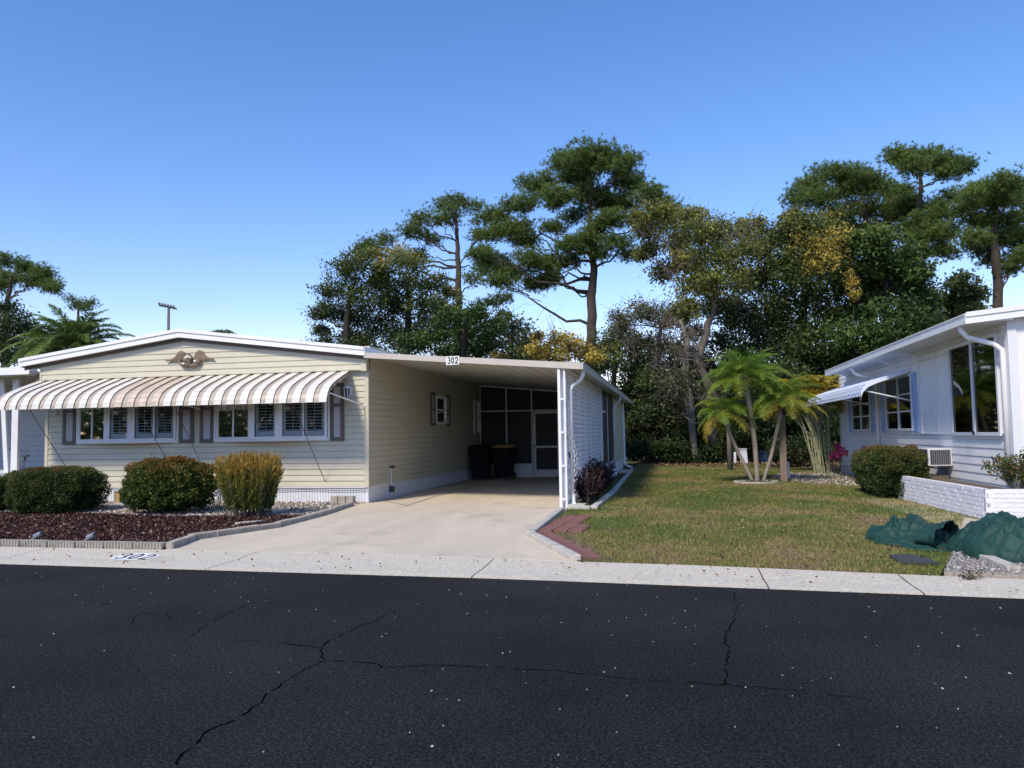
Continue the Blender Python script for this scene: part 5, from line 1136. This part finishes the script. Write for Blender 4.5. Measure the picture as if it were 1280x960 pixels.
# ================================================================== TREES
def make_tree(name, label, group, Y, trunk, blobs, kind='leaf', lm='l_oak', bark='bark', dens=1., leaf=.16, depth=2.5, tint=(.1, .65), limbs=True, r0=None, sub=11, twigs=0, cat='tree', bk=None, limb_from=None, lr=.07, holes=.0):
    """trunk: list of (u,v,halfwidth_px); blobs: (u,v,ru,rv[,tintbias])"""
    leaf *= .82; s = Y/F; base = PY(trunk[0][0], trunk[0][1], Y); tb = [PY(a[0], a[1], Y) for a in trunk]; tr = [a[2]*s for a in trunk]
    t = thing(name, label, cat, (tb[0][0], Y, 0), group)
    if tb[0][2] > .05: tb = [np.array([tb[0][0], Y, -.05])]+tb; tr = [tr[0]*1.2]+tr
    mb = MB(); P = []; Rr = []
    for i in range(len(tb)-1):
        for k in range(5): f = k/5; P.append(tb[i]*(1-f)+tb[i+1]*f+rng.normal(size=3)*tr[i]*.12); Rr.append(tr[i]*(1-f)+tr[i+1]*f)
    P.append(tb[-1]); Rr.append(tr[-1]); mb.tube(P, Rr, 9); TP = np.array(P)
    if kind == 'pine':
        ex = []
        for b in blobs:
            near = sorted(blobs, key=lambda q: (q[0]-b[0])**2+1.5*(q[1]-b[1])**2)[1:4]
            for q in near:
                if rng.random() < .15*min(dens, 1) and abs(q[0]-b[0]) < 45 and abs(q[1]-b[1]) < 30:
                    ex.append(((q[0]+b[0])/2+rng.uniform(-3, 3), (q[1]+b[1])/2+rng.uniform(-2, 3), .55*b[2], .75*b[3]))
        blobs = list(blobs)+ex
    V = []; T = []
    for b in blobs:
        u, v, ru, rv = b[:4]; tbias = b[4] if len(b) > 4 else 0.
        dy = rng.uniform(-1, 1)*depth; c = PY(u, v, Y+dy); r = np.array([ru*s, (ru+rv)*.5*s*(1.0 if kind == 'pine' else 1.2), rv*s*(1.14 if kind == 'pine' else 1)])
        if limbs and (kind != 'pine' or rng.random() < .55):
            k = TP[:, 2] < c[2]-.15*abs(c[0]-TP[:, 0].mean()); src = TP[k][np.argsort(np.linalg.norm(TP[k]-c, axis=1))[rng.integers(min(4, k.sum()))]] if k.any() else TP[-1]
            ri = Rr[int(np.argmin(np.linalg.norm(TP-src, axis=1)))]; L = np.linalg.norm(c-src)
            tubes_between(mb, src, c-np.array([0, 0, r[2]*.3]), min(ri*.45, .014*L+.02), .015, 8, lr*.6, 5, -.04)
            for _ in range(7 if kind == 'pine' else 3):
                q = c+rng.uniform(-.7, .7, 3)*r; m_ = src+(c-src)*rng.uniform(.55, .9); tubes_between(mb, m_, q, .022, .010, 3, .06, 4)
        if kind == 'pine':
            ns = int(9.5*ru*rv/100)+7; sc = c+unit(rng.normal(size=(ns, 3)))*r*rng.uniform(.25, .95, (ns, 1)); sc[:, 2] += .15*r[2]
            for q in sc:
                if rng.random() < .10: continue
                k = int(19*dens); p = q+rng.normal(size=(k, 3))*np.array([.29, .29, .17]); v_ = needles(p, .25, .034, 11, .6).reshape(-1, 3, 3)
                hh = np.clip((v_[:, 2, 2]-q[2])*.55+.42, 0, 1); V.append(v_.reshape(-1, 3)); T.append(np.clip(hh*.5+.28*rng.random(len(v_))+.12*rng.random()+tbias, 0, 1))  # needle tint lightens with height in each tuft: lit tops, shaded undersides painted in
        else:
            ns = int((sub+ru*rv/160)*1.5); D = unit(rng.normal(size=(ns, 3))); sc = c+D*r*rng.uniform(.35, 1.0, (ns, 1))
            for q in sc:
                if rng.random() < holes: continue
                sr = np.array([1, 1, .75])*rng.uniform(.30, .68)*(r[0]+r[2])*.42; k = int(dens*215*(sr[0]**1.6)/(leaf/.16)**1.7)+45
                p = q+rng.normal(size=(k, 3))*sr*.75; p[:, 2] = np.maximum(p[:, 2], .05); bl = rng.uniform(tint[0], tint[1])+tbias
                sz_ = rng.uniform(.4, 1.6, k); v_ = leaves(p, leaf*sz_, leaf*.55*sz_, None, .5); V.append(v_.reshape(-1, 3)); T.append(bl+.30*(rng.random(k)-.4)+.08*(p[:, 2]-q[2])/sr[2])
    V = np.concatenate(V).reshape(-1, 3); T = np.concatenate(T)
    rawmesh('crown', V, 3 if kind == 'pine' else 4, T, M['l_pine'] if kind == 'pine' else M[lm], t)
    if twigs:
        for b in blobs:
            for _ in range(twigs):
                u, v, ru, rv = b[:4]; q = PY(u+rng.uniform(-1, 1)*ru, v+rng.uniform(-1.3, .6)*rv, Y+rng.uniform(-1, 1)*depth); a = PY(u, v+rv*.6, Y); tubes_between(mb, a, q, .030, .008, 6, .10, 4)
                for _ in range(4): tubes_between(mb, a+(q-a)*rng.uniform(.4, .9), q+rng.normal(size=3)*.6, .012, .005, 3, .08, 3)
    mb.build('trunk', M['barkd'] if (bark == 'bark' and kind != 'pine') else M[bark], t, smooth=True); return t
PG = 'slash pines behind the houses'
A = [(740, 195, 40, 14), (708, 203, 28, 13), (775, 208, 28, 14), (672, 232, 26, 12), (718, 222, 30, 12), (788, 234, 24, 15), (650, 256, 24, 11), (692, 250, 30, 12), (735, 244, 32, 12), (775, 256, 32, 12), (812, 245, 20, 10), (832, 262, 16, 10), (622, 272, 20, 10), (642, 287, 24, 10), (614, 296, 15, 8), (758, 276, 20, 9), (722, 270, 20, 8), (620, 328, 20, 8), (640, 343, 26, 9), (664, 324, 20, 9), (600, 318, 14, 7), (668, 356, 14, 8), (690, 330, 16, 8), (708, 306, 16, 9), (738, 298, 18, 9), (770, 305, 20, 8), (716, 325, 10, 7), (690, 285, 18, 8), (655, 303, 22, 7), (800, 275, 18, 9), (845, 270, 10, 8), (625, 352, 18, 5), (786, 318, 12, 5), (690, 352, 10, 6), (745, 318, 16, 6)]
make_tree('pine_tree', 'tallest pine, its wide domed crown and bare straight trunk above the carport roof', PG, 45, [(741, 560, 8), (739, 430, 6.5), (740, 372, 5.8), (742, 335, 4.6), (737, 290, 3.2), (738, 225, 1.5)], A, 'pine', depth=2.6)
B = [(553, 257, 18, 9), (590, 260, 18, 9), (528, 275, 20, 10), (512, 290, 14, 10), (604, 275, 12, 10), (570, 252, 16, 8), (598, 296, 10, 7), (540, 300, 14, 7), (604, 316, 10, 6), (592, 348, 14, 6), (606, 338, 16, 6), (632, 372, 8, 5), (614, 378, 18, 5), (560, 275, 14, 7), (484, 300, 12, 8), (462, 306, 14, 9), (448, 316, 10, 7), (522, 320, 14, 8)]
make_tree('pine_tree', 'pine with a thin open crown left of the tallest pine', PG, 48, [(573, 560, 6), (572, 400, 4.6), (573, 350, 4), (572, 310, 3), (570, 268, 1.4)], B, 'pine', dens=.62, depth=2.2)
Cc = [(1040, 218, 34, 10), (1072, 222, 30, 10), (1012, 232, 22, 10), (995, 250, 16, 10), (1056, 240, 32, 11), (1022, 250, 26, 12), (1098, 236, 26, 11), (1128, 246, 26, 12), (1084, 262, 28, 12), (1118, 270, 26, 10), (1050, 270, 24, 12), (1144, 262, 18, 9), (1094, 288, 22, 9), (1068, 290, 22, 9), (1110, 296, 18, 8), (1136, 285, 12, 8)]
make_tree('pine_tree', 'broad rounded pine crown behind the yellow tinged tree on the right', PG, 50, [(1086, 560, 7), (1084, 360, 5), (1088, 310, 4), (1080, 260, 2.5)], Cc, 'pine', dens=1.05, depth=2.6, r0=1)
D_ = [(1152, 194, 28, 8), (1124, 197, 18, 8), (1184, 203, 22, 7), (1203, 210, 11, 6), (1165, 208, 24, 8), (1140, 208, 20, 8), (1182, 216, 16, 5), (1172, 256, 12, 6), (1178, 270, 16, 7), (1166, 286, 20, 8), (1188, 246, 11, 5), (1152, 298, 24, 8), (1180, 296, 18, 8), (1160, 312, 22, 7), (1138, 322, 16, 7), (1186, 318, 12, 5), (1150, 276, 12, 6)]
make_tree('pine_tree', 'tall thin pine with a flat umbrella top right of centre of the right hand pines', PG, 47, [(1146, 560, 5), (1146, 340, 4), (1147, 290, 3.4), (1151, 235, 2.4), (1150, 205, 1.2)], D_, 'pine', dens=.95, depth=1.8)
E_ = [(1226, 236, 22, 8), (1258, 230, 20, 9), (1284, 236, 18, 9), (1212, 248, 16, 7), (1240, 252, 20, 8), (1268, 250, 20, 8), (1222, 278, 20, 10), (1258, 276, 22, 9), (1214, 296, 14, 8), (1244, 300, 20, 8), (1276, 292, 16, 9), (1286, 310, 14, 9), (1262, 334, 9, 5), (1276, 320, 9, 6), (1240, 322, 14, 6), (1204, 262, 10, 6), (1222, 312, 10, 5), (1296, 268, 18, 10)]
make_tree('pine_tree', 'pine at the right edge with a bare dark trunk above the white house roof', PG, 43, [(1252, 560, 7), (1248, 385, 5.4), (1245, 330, 4.8), (1243, 285, 3.4), (1246, 240, 1.6)], E_, 'pine', dens=.95, depth=2.)
F_ = [(1196, 356, 22, 10), (1216, 368, 16, 10), (1178, 372, 24, 12), (1204, 380, 24, 12), (1184, 395, 26, 12), (1216, 392, 14, 10), (1160, 400, 24, 14), (1192, 410, 24, 10)]
make_tree('dark_tree', 'low dark tree just above the white house roof', 'trees behind the houses', 41, [(1195, 560, 5), (1190, 420, 4), (1190, 380, 2)], F_, lm='l_dark', dens=1.3, depth=1.8, tint=(.15, .75))
L_ = [(8, 328, 16, 9), (30, 334, 18, 9), (52, 342, 16, 9), (14, 348, 22, 10), (40, 354, 20, 8), (62, 358, 12, 7), (-14, 340, 20, 12), (-10, 360, 20, 9), (68, 362, 8, 6)]
make_tree('pine_tree', 'pine with an open crown at the left edge', PG, 46, [(6, 560, 7), (6, 410, 5), (10, 375, 3.6), (14, 345, 2)], L_, 'pine', dens=.8, depth=2.)
make_tree('pine_tree', 'small far pine top above the feathery date palm', PG, 60, [(96, 560, 4), (98, 400, 2), (98, 380, 1)], [(86, 374, 8, 4), (98, 380, 10, 4), (114, 378, 7, 5), (106, 386, 10, 5)], 'pine', dens=.6, depth=1.)
make_tree('dark_tree', 'dark leafy tree below the pine at the left edge', 'trees behind the houses', 38, [(10, 560, 5), (10, 460, 3)], [(4, 385, 22, 14), (20, 405, 24, 18), (38, 412, 18, 18), (2, 425, 24, 24), (26, 440, 28, 22), (50, 440, 20, 18), (-20, 410, 24, 30)], lm='l_dark', dens=1.0, holes=.15)
TG = 'trees behind the houses'
make_tree('oak_tree', 'bushy tree at the left end of the tree mass, behind the cream roof', TG, 40, [(430, 560, 6), (432, 430, 5), (436, 380, 3.5), (445, 345, 2)], [(432, 335, 24, 16), (462, 322, 24, 14, .25), (412, 362, 20, 16), (446, 362, 32, 20, .05), (400, 390, 16, 14), (425, 395, 28, 20, -.1), (460, 396, 30, 20, -.15), (402, 412, 14, 8), (440, 420, 30, 12), (405, 428, 22, 8, -.1), (450, 434, 30, 10, -.1), (478, 335, 16, 12, .25), (486, 366, 24, 20, -.05)], dens=1.05, leaf=.15, twigs=2, holes=.10, tint=(.12, .55))
make_tree('oak_tree', 'tree with golden leaf patches near its top, in front of the thin pine', TG, 41, [(505, 560, 6), (508, 430, 5), (512, 380, 3.5), (508, 345, 2)], [(498, 322, 22, 14, .42), (518, 332, 22, 14, .15), (540, 352, 20, 14, .1), (508, 352, 26, 16), (476, 348, 16, 14, .1), (530, 378, 24, 16), (500, 386, 28, 18, -.05), (556, 385, 22, 16), (480, 412, 30, 16), (525, 412, 30, 16, .1), (500, 432, 36, 12, -.05), (540, 395, 26, 16, -.1), (560, 366, 12, 8, .35), (478, 350, 14, 10, .4), (445, 424, 16, 8, .45)], dens=.95, leaf=.15, twigs=2, holes=.15, tint=(.12, .55))
make_tree('green_tree', 'mid green leafy tree right behind the carport roof with its house number', TG, 36, [(578, 560, 6), (580, 430, 4), (582, 400, 2)], [(560, 400, 22, 14, .1), (590, 394, 20, 12, .1), (545, 420, 24, 14), (580, 418, 26, 16, .05), (612, 412, 20, 14), (516, 428, 28, 12, .1), (600, 436, 30, 14), (560, 440, 30, 14)], lm='l_green', dens=1.2, leaf=.16)
make_tree('oak_tree', 'dark tree between the green tree and the golden vine, behind the carport roof', TG, 39, [(636, 560, 5), (638, 440, 4), (640, 415, 2)], [(624, 396, 14, 10), (640, 406, 20, 12), (622, 424, 24, 14), (652, 426, 22, 14), (640, 448, 30, 14), (668, 440, 20, 12)], dens=1.0, leaf=.15, twigs=2, holes=.15, tint=(.05, .45))
make_tree('golden_vine', 'golden yellow vine thicket behind the carport roof left of the tall pine trunk', None, 36, [(690, 560, 3), (692, 450, 2), (694, 430, 1)], [(694, 424, 20, 10, .2), (676, 434, 18, 10), (712, 432, 22, 12, .1), (660, 440, 14, 10), (694, 446, 30, 12), (730, 440, 16, 12, -.05), (745, 448, 14, 8), (620, 446, 14, 6, -.1), (672, 420, 8, 6, .1)], lm='l_yellow', dens=.8, leaf=.13, twigs=4, holes=.2, tint=(.05, .95), depth=1.2, cat='vine')
make_tree('dark_tree', 'dark brushy tree behind the far end of the carport roof', TG, 38, [(765, 560, 5), (768, 460, 3), (770, 430, 2)], [(754, 430, 20, 14), (782, 430, 20, 14, .1), (760, 452, 26, 16), (794, 456, 24, 18, .1), (800, 490, 24, 20), (820, 520, 26, 22, -.1), (740, 458, 16, 10), (790, 520, 18, 22), (806, 440, 18, 14), (792, 472, 20, 16), (812, 480, 20, 18)], lm='l_oak', dens=1.0, leaf=.14, twigs=3, holes=.12, tint=(.05, .6))
make_tree('grey_bush_tree', 'sparse grey twiggy tree between the tall pine trunk and the olive tree', TG, 36.5, [(812, 560, 5), (818, 480, 4), (822, 430, 3), (830, 395, 1.6)], [(780, 400, 20, 14), (806, 390, 22, 14), (830, 396, 22, 18), (792, 424, 24, 14), (826, 432, 24, 18), (810, 460, 24, 18), (838, 468, 20, 20), (772, 412, 12, 8), (850, 500, 18, 22)], lm='l_grey', bark='twig', dens=.72, leaf=.12, twigs=9, tint=(.05, .8), holes=.1)
OL = [(822, 264, 20, 11, .05), (846, 276, 24, 12), (812, 290, 22, 12, .05), (842, 304, 28, 14, .1), (876, 288, 26, 14), (806, 316, 20, 10), (832, 336, 28, 14), (870, 322, 30, 18, .05), (904, 290, 28, 16), (936, 284, 20, 12), (914, 318, 30, 20, -.05), (874, 356, 28, 18, .08), (906, 350, 28, 18), (890, 384, 26, 18, .05), (920, 384, 20, 16), (862, 388, 20, 14), (940, 310, 22, 16, -.1), (800, 270, 10, 7, .1), (866, 270, 16, 8)]
make_tree('olive_leaved_tree', 'big olive green tree with a grey trunk, left of the dark tree mass', TG, 36, [(893, 572, 9), (886, 556, 7.5), (899, 512, 6.5), (880, 470, 5), (872, 452, 5), (884, 410, 4.5), (893, 385, 3), (890, 340, 2)], OL, lm='l_olive', bark='barkg', dens=1.35, leaf=.145, twigs=3, tint=(.08, .62), lr=.05)
make_tree('bare_trunk_tree', 'leaning pale grey trunk with few leaves left of the three palms', TG, 35, [(868, 560, 4), (862, 500, 5.5), (856, 470, 4.5), (860, 430, 3), (850, 400, 2)], [(846, 400, 16, 10), (866, 416, 14, 10), (852, 440, 18, 12), (872, 450, 20, 16), (848, 478, 22, 16), (884, 490, 18, 16), (866, 515, 24, 16)], lm='l_grey', bark='barkg', dens=.8, leaf=.13, twigs=8, tint=(.1, .7))
DK = [(958, 300, 22, 16, .1), (984, 292, 22, 16, .1), (1004, 278, 26, 14, .25), (1030, 288, 24, 16, .25), (1046, 310, 24, 18, .2), (1012, 312, 28, 20, .12), (975, 330, 30, 22), (950, 350, 28, 22), (1010, 350, 34, 24, .05), (1048, 345, 24, 20, .15), (964, 385, 32, 26), (1004, 392, 36, 28), (1044, 385, 28, 26), (956, 425, 30, 24), (994, 432, 34, 24), (1030, 430, 30, 24), (990, 270, 14, 8, .3), (1040, 268, 12, 8, .25), (925, 400, 20, 20, -.1), (930, 445, 24, 24, -.1), (945, 465, 26, 20, -.1), (985, 465, 30, 18, -.1)]
make_tree('vine_draped_tree', 'large dark tree with hanging golden vine leaves at its top, behind the palms', TG, 38, [(1000, 560, 8), (1000, 470, 6), (1004, 390, 5), (1008, 320, 3)], DK, lm='l_oak', dens=1.25, leaf=.16, twigs=2, tint=(.02, .50))
GN = [(1100, 296, 16, 12, .2), (1082, 312, 22, 16, .1), (1112, 322, 26, 18, .1), (1136, 340, 22, 18), (1078, 345, 28, 22), (1116, 360, 32, 24), (1148, 372, 22, 20), (1080, 388, 30, 24), (1120, 400, 34, 24), (1152, 408, 22, 18), (1070, 425, 30, 22), (1110, 436, 34, 20), (1068, 300, 12, 10, .2), (1148, 340, 14, 12, -.05), (1040, 450, 22, 18, -.1), (1062, 452, 24, 16, -.1), (1015, 465, 22, 18, -.15)]
make_tree('green_tree', 'dense rich green tree directly behind the white house', TG, 36.5, [(1105, 560, 7), (1106, 450, 5), (1108, 380, 3.5), (1106, 320, 2)], GN, lm='l_green', dens=1.5, leaf=.19, tint=(.10, .70))
make_tree('vine_strand', 'string of pale yellow leaves hanging down the dark tree', None, 35, [(1068, 560, .6), (1067, 380, .5), (1062, 300, .4)], [(1067, 372, 5, 8, .3), (1064, 350, 5, 12, .3), (1060, 325, 8, 14, .3), (1050, 296, 18, 14, .2), (1028, 306, 16, 14, .2), (1008, 300, 18, 14, .2), (1014, 330, 12, 20, .2), (1040, 330, 18, 20, .1)], lm='l_yellow', dens=.075, leaf=.12, sub=9, holes=.35, depth=.8, limbs=False, cat='vine')
U = [(920, 470, 30, 26), (960, 480, 34, 28), (1010, 480, 36, 30), (900, 520, 30, 24), (940, 530, 34, 24), (985, 535, 34, 24), (1030, 530, 34, 28)]
make_tree('undergrowth_bush', 'dark undergrowth directly behind the three palms', 'undergrowth under the trees', 37, [(960, 572, 4), (960, 520, 2)], U, lm='l_dark', dens=1.1, leaf=.16, tint=(.05, .55), cat='bush')
make_tree('undergrowth_bush', 'dark undergrowth between the cream house wall and the leaning trunk', 'undergrowth under the trees', 36.5, [(830, 568, 3), (830, 530, 2)], [(800, 548, 18, 14), (826, 545, 22, 18), (850, 540, 24, 20), (872, 530, 20, 24, -.05), (812, 520, 18, 14), (846, 512, 20, 16), (790, 528, 10, 18)], lm='l_dark', dens=.9, leaf=.14, tint=(.05, .75), twigs=3, cat='bush')
make_tree('undergrowth_bush', 'low dark bush beside the areca canes', 'undergrowth under the trees', 31, [(1000, 580, 3), (1000, 560, 2)], [(988, 572, 16, 12), (1004, 562, 18, 16), (975, 560, 14, 12), (1022, 562, 16, 20)], lm='l_dark', dens=1.2, leaf=.10, tint=(.1, .7), depth=.6, cat='bush')
make_tree('undergrowth_bush', 'dark bush mass behind the grey twiggy tree', 'undergrowth under the trees', 41, [(840, 565, 3), (840, 500, 2)], [(800, 500, 22, 22), (832, 480, 26, 26), (868, 490, 26, 28), (770, 500, 22, 24), (850, 450, 20, 18), (812, 540, 30, 22), (862, 540, 30, 22), (900, 545, 26, 20)], lm='l_oak', dens=1.0, leaf=.15, tint=(.10, .68), cat='bush')
make_tree('undergrowth_bush', 'dark bushes at the far right of the lawn behind the areca', 'undergrowth under the trees', 39, [(1050, 565, 3), (1050, 520, 2)], [(940, 560, 28, 16), (985, 560, 28, 18), (1030, 555, 28, 22), (1080, 520, 30, 30), (905, 562, 20, 12)], lm='l_dark', dens=1.2, leaf=.16, tint=(.05, .5), cat='bush')
make_tree('undergrowth_bush', 'low ragged bushes along the back edge of the lawn under the leaning trunks', 'undergrowth under the trees', 35.5, [(840, 572, 2), (840, 560, 1)], [(u_, 560+(u_ % 7), 18, 12) for u_ in range(792, 905, 17)], lm='l_dark', dens=1.1, leaf=.13, tint=(.1, .7), depth=.6, cat='bush', limbs=False)
make_tree('undergrowth_bush', 'dark thicket in the gap between the olive tree and the draped tree', 'undergrowth under the trees', 42, [(910, 565, 4), (908, 480, 2)], [(905, 430, 24, 20), (880, 460, 26, 22), (920, 470, 28, 24), (895, 500, 26, 22), (850, 455, 22, 20), (930, 520, 26, 22)], lm='l_dark', dens=1.1, leaf=.16, tint=(.1, .65), cat='bush')
# distant woods as one mass
k = 90000; x = rng.uniform(-95, 75, k); y = rng.uniform(62, 72, k); hx = 4.2+1.6*np.array([mn.noise(Vector((a*.12, 3, 0))) for a in x])+1.0*np.array([mn.noise(Vector((a*.5, b*.4, 9))) for a, b in zip(x, y)]); z = rng.random(k)**.8*hx
tag(rawmesh('distant_woods', leaves(np.c_[x, y, z], .42, .26), 4, .15+.5*rng.random(k), M['l_dark']), 'far dark belt of woods behind everything', 'woods', kind='stuff')
k = 100000; x = rng.uniform(-90, 70, k); y = rng.uniform(-40, -34, k); fl_ = rng.random(k) < .4; x = np.where(fl_, rng.uniform(-78, -72, k), x); y = np.where(fl_, rng.uniform(-36, 20, k), y); hx = 6.+2.2*np.array([mn.noise(Vector((a*.10, 7, 0))) for a in x])+1.2*np.array([mn.noise(Vector((a*.5, b*.4, 2))) for a, b in zip(x, y)]); z = rng.random(k)*hx*np.where(fl_, 1.5, 1)
tag(rawmesh('woods', leaves(np.c_[x, y, z], .55, .36), 4, .25+.5*rng.random(k), M['l_oak']), 'belt of trees across the street behind the viewer, mirrored in the windows', 'woods', kind='stuff')
# sports light pole
p = PY(210, 450, 90); zt = PY(211, 384, 90)[2]
t = thing('light_pole', 'tall sports light pole with crossbar above the cream roof', 'light pole', (p[0], 90, 0)); mb = MB(); mb.tube([(p[0], 90, 0), (p[0], 90, zt)], [.28, .16], 8); mb.build('pole', M['pole'], t)
mb = MB(); s_ = 90/F; mb.bar((p[0]-15*s_, 90, zt+.3), (p[0]+12*s_, 90, zt-.25), .25, .22); mb.build('crossbar', M['pole'], t)
for k_ in range(6): 
    mb = MB(); q = p[0]+(-13+k_*4.6)*s_; zz = zt+.27-.1*k_; mb.tube([(q, 89.8, zz+.10), (q+.05, 89.6, zz+.28)], [.10, .17], 8); mb.build('lamp', M['pole'], t)

# ================================================================== LIGHT, SKY, CAMERA
sc = bpy.context.scene
w = bpy.data.worlds.new('World'); sc.world = w; w.use_nodes = True; nt = w.node_tree; bg = nt.nodes['Background']
sky = nt.nodes.new('ShaderNodeTexSky'); sky.sky_type = 'NISHITA'; sky.sun_disc = False
EL, AZ = 45., 200.          # azimuth clockwise from +Y: sun behind the camera, a little to the left
sky.sun_elevation = R(EL); sky.sun_rotation = R(AZ); sky.altitude = 0; sky.air_density = 1.0; sky.dust_density = .2; sky.ozone_density = 1.6
hs = nt.nodes.new('ShaderNodeHueSaturation'); hs.inputs['Saturation'].default_value = 1.3; mxs = nt.nodes.new('ShaderNodeMixRGB'); mxs.blend_type = 'MULTIPLY'; mxs.inputs[0].default_value = 1; mxs.inputs[2].default_value = (1.28, 1.03, 1.12, 1)
nt.links.new(sky.outputs[0], hs.inputs['Color']); nt.links.new(hs.outputs[0], mxs.inputs[1]); nt.links.new(mxs.outputs[0], bg.inputs[0]); bg.inputs[1].default_value = .15
S = bpy.data.lights.new('sun', 'SUN'); S.energy = 3.1; S.angle = R(9); S.color = (1., .89, .72)
so = bpy.data.objects.new('sun', S); C.objects.link(so)
dv = Vector((math.sin(R(AZ))*math.cos(R(EL)), math.cos(R(AZ))*math.cos(R(EL)), math.sin(R(EL))))
so.rotation_euler = dv.to_track_quat('Z', 'Y').to_euler(); so.location = (0, -10, 30)
cam = bpy.data.cameras.new('camera'); cam.sensor_width = 36; cam.lens = F/1280*36; cam.clip_end = 3000
co = bpy.data.objects.new('camera', cam); C.objects.link(co)
Rm = Matrix(((_X[0], -_X[1], -_X[2]), (_Y[0], -_Y[1], -_Y[2]), (_Z[0], -_Z[1], -_Z[2])))
co.matrix_world = Matrix.Translation((0, 0, H)) @ Rm.to_4x4(); sc.camera = co
sc.view_settings.view_transform = 'Standard'; sc.view_settings.look = 'None'; sc.view_settings.exposure = .38; sc.view_settings.gamma = 1; sc.view_settings.use_curve_mapping = False
sc.cycles.max_bounces = 6; sc.cycles.transparent_max_bounces = 12
